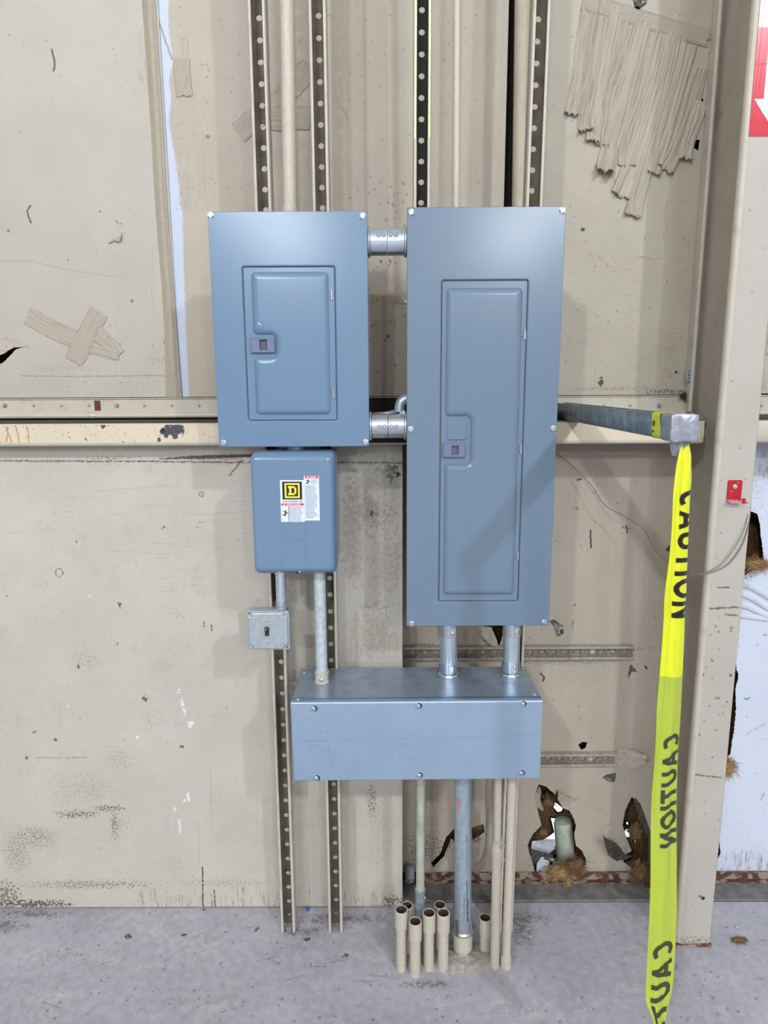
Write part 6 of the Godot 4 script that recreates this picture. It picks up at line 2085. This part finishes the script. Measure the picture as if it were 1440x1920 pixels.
func fluff(called: String, label: String, c: Vector3, size: Vector3, fibres: int, m: Material, group := "", seed_ := 1, sag := 0.3) -> Node3D:   # a matted core with loose fibres standing out of it
	var t := thing(called, label, "insulation", c, group)
	t.set_meta("kind", "thing")
	var n := noise(1.2, seed_)
	var r := RandomNumberGenerator.new()
	r.seed = seed_
	var s := mb()
	var rings := []
	for i in 13:
		var th := PI * i / 12.0
		var ring := PackedVector3Array()
		for j in 22:
			var a := TAU * j / 22
			var d := Vector3(sin(th) * cos(a), cos(th), sin(th) * sin(a))
			var e := 0.85 + 0.75 * n.get_noise_3dv(d * 1.1) + 0.35 * n.get_noise_3dv(d * 3.5)
			ring.append(Vector3(d.x * size.x, d.y * size.y, d.z * size.z) * e + Vector3(1e-6 * j, 0, 0))
		rings.append(ring)
	loft(s, rings)
	put("mat", s, m, t)
	s = mb()
	for i in fibres:
		var d := Vector3(r.randfn(), r.randfn(), r.randfn()).normalized()
		var p := Vector3(d.x * size.x, d.y * size.y, d.z * size.z) * r.randf_range(0.7, 1.0)
		var l := r.randf_range(0.3, 0.75) * minf(size.x, minf(size.y * 1.6, size.z * 2.0))
		var side := Vector3(r.randfn(), r.randfn(), r.randfn()) * 0.6
		var path := [p, p + (d + side * 0.5) * l * 0.5, p + (d + side - Vector3(0, sag, 0)) * l]
		tube(s, curve(path, 2), 0.00045, 3, i % 8)
	var f := put("fibres", s, m, t)
	f.set_meta("kind", "stuff")
	return t

# ------------------------------------------------------------------ old tape on the wall
var tape_looks := []

func tape_material(k: int) -> StandardMaterial3D:         # old tape: dirt has caught along its cut edges and in its pleats
	while tape_looks.size() < 4:
		var sd := 500 + tape_looks.size() * 7
		var n := noise(0.02, sd)
		var g := noise(0.15, sd + 1)
		var im := Image.create(96, 512, false, Image.FORMAT_RGB8)
		var c0: Color = [c8(163, 156, 141), c8(159, 151, 136), c8(166, 159, 144), c8(160, 153, 139)][tape_looks.size()]
		for y in 512:
			for x in 96:
				var e := minf(x, 95 - x) + g.get_noise_2d(x, y) * 3.0 + n.get_noise_1d(y) * 2.5
				var d := 0.0
				if e < 2.2: d = 0.62 * clampf(g.get_noise_2d(x * 0.3, y * 0.4) + 0.65, 0.0, 1.0)
				d = maxf(d, 0.24 * clampf((n.get_noise_2d(x * 1.1, y * 0.16) - 0.30) * 6.0, 0.0, 1.0) * clampf(g.get_noise_2d(x * 0.7, y * 0.2) + 0.4, 0.0, 1.0))
				if y > 500: d = maxf(d, 0.35 * clampf(g.get_noise_2d(x * 0.5, y) + 0.5, 0.0, 1.0))
				im.set_pixel(x, y, c0.lerp(c8(84, 74, 62), d).lightened(0.02 * g.get_noise_2d(x * 2.0, y * 2.0)))
		var m := plain(Color.WHITE, 0.55)
		m.albedo_texture = ImageTexture.create_from_image(im)
		tape_looks.append(m)
	return tape_looks[k % 4]

func tape_strip(label: String, pts: Array, width_px: float, lift: float, seed_: int, group := "", curl := 0.0, z := WALL_Z, pleats := 3.0) -> void:
	var n := noise(1.0, seed_)
	var P := []
	for p in pts: P.append(at(p[0], p[1], z))
	var path := curve(P, 14)
	var w := at(pts[0][0] + width_px, pts[0][1], z).x - at(pts[0][0], pts[0][1], z).x
	var total := path.size()
	var o: Vector3 = path[0]
	var across := 25
	var grid := []
	for i in total:
		var d: Vector3 = (path[mini(i + 1, total - 1)] - path[maxi(i - 1, 0)]).normalized()
		var side := d.cross(Vector3.BACK).normalized()
		var row := []
		var f := i / float(total - 1)
		for k in across:
			var u := k / float(across - 1) - 0.5
			var rag := 1.0 + 0.10 * n.get_noise_2d(i * 0.12, 5.0 if u > 0 else 55.0)
			var grip := minf(1.0, (0.5 - absf(u)) * 7.0)
			var pl := maxf(0.0, n.get_noise_2d(u * pleats * 2.2 + 11.0, i * 0.035) + 0.12)
			var zz := 0.0005 + lift * (0.25 + 0.75 * grip) + (0.0085 if curl > 0.0 else 0.0022) * pl * grip
			zz += curl * pow(maxf(0.0, (f - 0.84) / 0.16), 2.0) * (0.55 + 0.9 * n.get_noise_2d(u * 3.0, 40.0) + absf(u) * 0.8)
			var end := d * (0.010 * n.get_noise_2d(u * 3.4, 70.0)) if i == total - 1 else Vector3.ZERO
			row.append(path[i] + end + side * w * u * rag + Vector3(0, 0, zz) - o)
		grid.append(row)
	var s := mb()
	s.set_smooth_group(0)
	for i in total - 1:
		for k in across - 1:
			for q in [[0, 0], [1, 0], [1, 1], [0, 0], [1, 1], [0, 1]]:
				s.set_uv(Vector2((k + q[1]) / float(across - 1), clampf((i + q[0]) / float(total - 1), 0.002, 0.998)))
				s.add_vertex(grid[i + q[0]][k + q[1]])
	var t := put("tape_strip", s, tape_material(seed_))
	t.position = o
	tag(t, label, "tape", group, "thing")

func build_old_tape() -> void:
	# patch crossed over a tear, left wall
	tape_strip("long old tape strip of the crossed patch left of the panels, lying slanted", [[50, 592], [135, 634], [226, 661]], 34, 0.0, 2)
	tape_strip("short old tape strip lying across the long one of the crossed patch", [[186, 585], [160, 634], [139, 678]], 36, 0.0012, 6)
	tape_strip("short outer tape scrap at the right end of the crossed patch left of the panels", [[180, 622], [206, 648], [224, 668]], 28, 0.0006, 10)
	# patch behind the conduit above the smaller panel
	tape_strip("old tape strip slanting up behind the wide cream conduit above the smaller panel", [[446, 250], [500, 205], [545, 165], [582, 128]], 38, 0.0, 4, "", 0.0, WALL_Z - 0.003)
	tape_strip("level old tape strip behind the wide cream conduit above the smaller panel", [[500, 224], [540, 223], [582, 222]], 40, 0.001, 8, "", 0.0, WALL_Z - 0.003)
	tape_strip("small upright tape patch beside the white seam strip, upper left", [[340, 110], [342, 145], [346, 181]], 31, 0.0, 12, "", 0.0, WALL_Z - 0.003)
	# the fan of strips, upper right
	var fan := [
		["leftmost tape strip of the fan on the upper right wall", [[300, -20], [256, 250], [226, 480], [196, 640], [172, 745]], 84, 0.0005, 0.012],
		["second tape strip from the left of the fan, with a curled corner", [[390, -20], [330, 330], [300, 560], [262, 760], [266, 850]], 88, 0.0012, 0.016],
		["third tape strip from the left of the fan, with a drooping lower end", [[470, 40], [400, 420], [345, 640], [330, 780], [310, 915]], 92, 0.002, 0.012],
		["fourth tape strip from the left of the fan on the upper right wall", [[545, 100], [470, 430], [410, 600], [392, 760], [368, 940]], 84, 0.0006, 0.006],
		["fifth tape strip from the left of the fan, its end curled into a dark hood", [[640, 130], [540, 540], [450, 860], [382, 1120]], 112, 0.003, 0.030],
		["sixth tape strip of the fan, between the hooded one and the long ones", [[735, 165], [650, 540], [560, 820], [530, 1070]], 110, 0.0006, 0.004],
		["seventh tape strip of the fan, reaching nearly lowest on the wall", [[800, 190], [720, 560], [600, 960], [486, 1262]], 116, 0.0018, 0.008],
		["lowest reaching tape strip of the fan, with a ragged blunt end", [[870, 230], [780, 640], [670, 1000], [566, 1395]], 100, 0.003, 0.010],
		["ninth tape strip of the fan with a sharp folded top corner", [[935, 290], [850, 600], [770, 880], [700, 1120]], 96, 0.004, 0.006],
		["tape strip of the fan ending in a blunt square cut near the edge angle", [[1000, 440], [920, 740], [840, 980], [775, 1100]], 108, 0.0022, 0.008],
		["short loose tape strip of the fan bunched against the edge angle", [[1010, 660], [970, 780], [930, 900], [900, 1030]], 84, 0.005, 0.012],
	]
	var i := 0
	for q in fan:
		var pts := []
		for p in q[1]: pts.append([1020 + p[0] / 3.43, p[1] / 3.43])
		tape_strip(q[0], pts, q[2] * 1.12 / 3.43, q[3], 20 + i, "fan of old tape strips on the wall", q[4], WALL_Z, 1.9)
		i += 1
	tape_strip("long tape strip running across the tops of the fan of strips", [[1092, 4], [1150, 20], [1230, 44], [1328, 74]], 30, 0.0030, 41, "fan of old tape strips on the wall", 0.0, WALL_Z, 3.0)

# ------------------------------------------------------------------ tears, flaps and insulation
func flap(label: String, pts: Array, hinge_a: Array, hinge_b: Array, out: float, m: Material, seed_: int, z := WALL_Z, called := "torn_flap") -> void:   # a torn piece of facing bent forward about its hinge line
	var a := at(hinge_a[0], hinge_a[1], z)
	var b := at(hinge_b[0], hinge_b[1], z)
	var h0 := Vector2(a.x, a.y)
	var dir := (Vector2(b.x, b.y) - h0).normalized()
	var poly := PackedVector2Array(torn_px(pts, z, seed_, 0.0012))
	var n := noise(1.0, seed_)
	var lo := Vector2(INF, INF)
	var hi := -lo
	var far := 0.001
	for p in poly:
		lo = lo.min(p)
		hi = hi.max(p)
		far = maxf(far, absf((p - h0).cross(dir)))
	var cell := maxf(0.0022, (hi - lo).length() / 22.0)
	var s := mb()
	s.set_smooth_group(0)
	var y := lo.y
	while y < hi.y:
		var x := lo.x
		while x < hi.x:
			for piece in Geometry2D.intersect_polygons(PackedVector2Array([Vector2(x, y), Vector2(x + cell, y), Vector2(x + cell, y + cell), Vector2(x, y + cell)]), poly):
				var t := Geometry2D.triangulate_polygon(piece)
				for k in range(0, t.size(), 3):
					var tri := [piece[t[k]], piece[t[k + 1]], piece[t[k + 2]]]
					if (tri[1] - tri[0]).cross(tri[2] - tri[0]) > 0: tri.reverse()
					for p in tri:
						var d: float = absf((p - h0).cross(dir)) / far
						var w: float = n.get_noise_2d((p - h0).dot(dir) * 110.0, d * 1.2) * 0.010 * d + n.get_noise_2d(p.x * 300.0, p.y * 300.0) * 0.002
						s.add_vertex(Vector3(p.x - a.x, p.y - a.y, 0.0010 + out * pow(d, 1.5) + w * (1.0 if out > 0 else 0.5)))
			x += cell
		y += cell
	var o := put(called, s, m)
	o.position = Vector3(a.x, a.y, z)
	tag(o, label, "flap", "", "thing")

func build_tears() -> void:
	# large ragged hole low on the wall
	flap("pale facing flap peeled up at the top right of the large ragged hole", zoomed([[196, 416], [206, 440], [268, 478], [335, 500], [318, 530], [290, 552], [268, 560], [238, 545], [212, 505], [196, 470]]), zoomed([[340, 498]])[0], zoomed([[270, 562]])[0], 0.030, M.flap, 61)
	flap("narrow facing flap curling at the upper left of the large ragged hole", zoomed([[95, 408], [104, 440], [100, 490], [118, 540], [112, 556], [84, 545], [70, 480]]), zoomed([[70, 470]])[0], zoomed([[84, 545]])[0], 0.014, M.flap, 62)
	flap("white paper flap hanging at the lower left of the large ragged hole", zoomed([[112, 832], [162, 846], [150, 884], [112, 902], [94, 942], [76, 912], [84, 868]]), zoomed([[100, 828]])[0], zoomed([[164, 842]])[0], 0.010, M.white_vinyl, 63, -0.135)
	flap("shiny dark flap crossing the left side of the large ragged hole", zoomed([[46, 784], [110, 800], [168, 800], [184, 842], [150, 850], [100, 836], [62, 884], [54, 900], [44, 840]]), zoomed([[40, 780]])[0], zoomed([[60, 900]])[0], 0.012, M.foil, 64, -0.140)
	fluff("insulation_tuft", "big orange insulation tuft spilling out under the large ragged hole, left half", at(1050, 1634, -0.095), Vector3(0.030, 0.020, 0.018), 420, M.fluff, "", 65)
	fluff("insulation_tuft", "big tan insulation tuft spilling out under the large ragged hole, right half", at(1078, 1622, -0.095), Vector3(0.026, 0.024, 0.018), 420, M.fluff_dark, "", 66)
	fluff("insulation_tuft", "small insulation strand dangling below the large ragged hole", at(1065, 1654, -0.085), Vector3(0.007, 0.018, 0.006), 110, M.fluff, "", 67)
	fluff("insulation_tuft", "brown insulation tuft inside the top of the large ragged hole", at(1026, 1500, -0.16), Vector3(0.022, 0.024, 0.02), 200, M.fluff_dark, "", 68)
	fluff("insulation_tuft", "dark insulation tuft in the middle left of the large ragged hole", at(1016, 1560, -0.17), Vector3(0.018, 0.016, 0.015), 160, M.fluff_dark, "", 69)
	var p := at(1058, 1572, -0.17)
	var t := thing("downspout_piece", "pale green metal pipe piece seen inside the large ragged hole", "pipe", p)
	var s := mb()
	lathe(s, [Vector2(0.0001, -0.075), Vector2(0.030, -0.075), Vector2(0.030, 0.055), Vector2(0.026, 0.066), Vector2(0.0001, 0.070)], Transform3D(Basis(Vector3.BACK, 0.12), Vector3.ZERO), 24)
	put("pipe", s, noisy([[0.0, c8(146, 152, 138)], [0.6, c8(166, 173, 158)], [1.0, c8(178, 184, 170)]], 0.02, 6.0, 0.75, 0.0, 53), t)
	# wedge shaped hole beside the column
	flap("dark shiny flap peeled left from the wedge shaped hole beside the tape", zoomed([[446, 656], [470, 690], [520, 722], [566, 768], [604, 826], [636, 826], [606, 850], [548, 852], [494, 806], [470, 740]]), zoomed([[600, 852]])[0], zoomed([[620, 790]])[0], 0.040, M.foil, 71)
	flap("grey facing flap folded along the right edge of the wedge shaped hole", zoomed([[642, 484], [664, 488], [694, 540], [752, 690], [754, 760], [716, 690], [668, 590]]), zoomed([[690, 510]])[0], zoomed([[756, 700]])[0], 0.016, M.foil, 72)
	flap("long dark torn facing edge hanging beside the lower half of the caution tape", zoomed([[730, 720], [750, 700], [756, 900], [758, 1040], [744, 1068], [706, 1060], [724, 1010], [732, 900]]), zoomed([[772, 690]])[0], zoomed([[780, 1060]])[0], 0.012, M.foil, 76)
	flap("dirty facing flap pushed in at the left edge of the wedge shaped hole", zoomed([[470, 640], [540, 612], [592, 575], [588, 650], [612, 724], [604, 800], [566, 762], [520, 716]]), zoomed([[470, 640]])[0], zoomed([[520, 716]])[0], -0.012, M.flap, 73)
	fluff("insulation_tuft", "brown insulation tuft spilling from the wedge shaped hole beside the tape", at(1200, 1636, -0.10), Vector3(0.026, 0.034, 0.018), 420, M.fluff_dark, "", 74)
	fluff("insulation_tuft", "brown insulation tuft inside the wedge shaped hole beside the tape", at(1192, 1560, -0.165), Vector3(0.022, 0.036, 0.012), 120, M.fluff_dark, "", 75)
	# flap over the short rail's end and small torn spots
	flap("pale facing flap peeled open beyond the end of the short lower rail", zoomed([[540, 150], [548, 215], [590, 190], [690, 214], [738, 236], [690, 290], [610, 320], [560, 322], [556, 240]]), zoomed([[545, 210]])[0], zoomed([[560, 320]])[0], 0.020, M.flap, 81)
	flap("small dark torn triangle under the end of the short lower rail", zoomed([[466, 366], [500, 348], [548, 340], [542, 372], [532, 388], [500, 384]]), zoomed([[466, 366]])[0], zoomed([[548, 340]])[0], 0.008, M.foil, 82)
	flap("small dark curled tear at the lower right corner of the tall panel", [[1029, 1164], [1038, 1161], [1046, 1166], [1054, 1172], [1056, 1184], [1046, 1190], [1042, 1178]], [1030, 1170], [1054, 1166], 0.014, M.foil, 83)
	flap("tiny torn dark flap below the end of the upper rail", [[1180, 1249], [1184, 1246], [1195, 1260], [1184, 1258], [1176, 1272]], [1178, 1246], [1190, 1246], 0.007, M.foil, 84)
	flap("tiny dark torn edge behind the caution tape near the wire", [[1246, 1028], [1256, 1022], [1258, 1034], [1250, 1033]], [1258, 1020], [1258, 1036], 0.008, M.foil, 85)
	flap("dirty paper flap hanging between the two fat conduits under the tall panel", [[886, 1170], [922, 1176], [930, 1196], [934, 1212], [918, 1206], [900, 1190]], [886, 1170], [924, 1174], 0.012, M.flap, 86)
	flap("torn pale flap behind the fat grey conduit near the floor", [[834, 1608], [846, 1574], [862, 1588], [854, 1612], [812, 1628]], [812, 1628], [854, 1612], 0.014, M.flap, 87)
	flap("curled pale flap between the fat grey conduit and the bent conduit", [[876, 1560], [890, 1576], [906, 1568], [902, 1600], [886, 1612], [874, 1596]], [886, 1614], [904, 1600], 0.014, M.flap, 88)
	fluff("insulation_tuft", "dark brown insulation tuft behind the fat grey conduit", at(896, 1552, -0.125), Vector3(0.016, 0.012, 0.010), 120, M.fluff_dark, "", 89)
	# left wall tears
	flap("pale lip of facing lifted over the dark tear at the far left edge", [[-14, 634], [10, 632], [34, 642], [55, 650], [26, 652], [8, 664], [-14, 672]], [-14, 630], [55, 648], 0.012, M.cream, 91)
	flap("small lifted crescent flap in the wall left of the smaller panel", [[202, 458], [212, 447], [222, 442], [230, 436], [228, 450], [225, 454], [214, 452]], [204, 446], [230, 432], 0.009, M.cream, 92)
	flap("dark flap tip hanging at the top of the wall above the tape fan", [[1186, -8], [1214, -10], [1212, 6], [1203, 12], [1198, 18], [1190, 14]], [1186, -8], [1214, -10], 0.008, M.foil, 93)
	# right bay
	fluff("insulation_tuft", "pale fluffy insulation tuft sagging from the upper tear beyond the column", at(1420, 1058, -0.105), Vector3(0.030, 0.014, 0.014), 420, M.fluff, "", 95, 0.0)
	fluff("insulation_tuft", "brown insulation tuft filling the bottom of the upper tear beyond the column", at(1396, 1072, -0.13), Vector3(0.022, 0.014, 0.012), 220, M.fluff_dark, "", 96)
	fluff("insulation_tuft", "pale insulation tuft sticking out of the lower tear beyond the column", at(1364, 1438, -0.105), Vector3(0.022, 0.026, 0.014), 360, M.fluff, "", 97)
	flap("pale torn edge beside the dark slit high beyond the column", [[1434, 612], [1440, 600], [1446, 640], [1440, 668], [1435, 660]], [1434, 608], [1435, 664], 0.008, M.cream, 98)
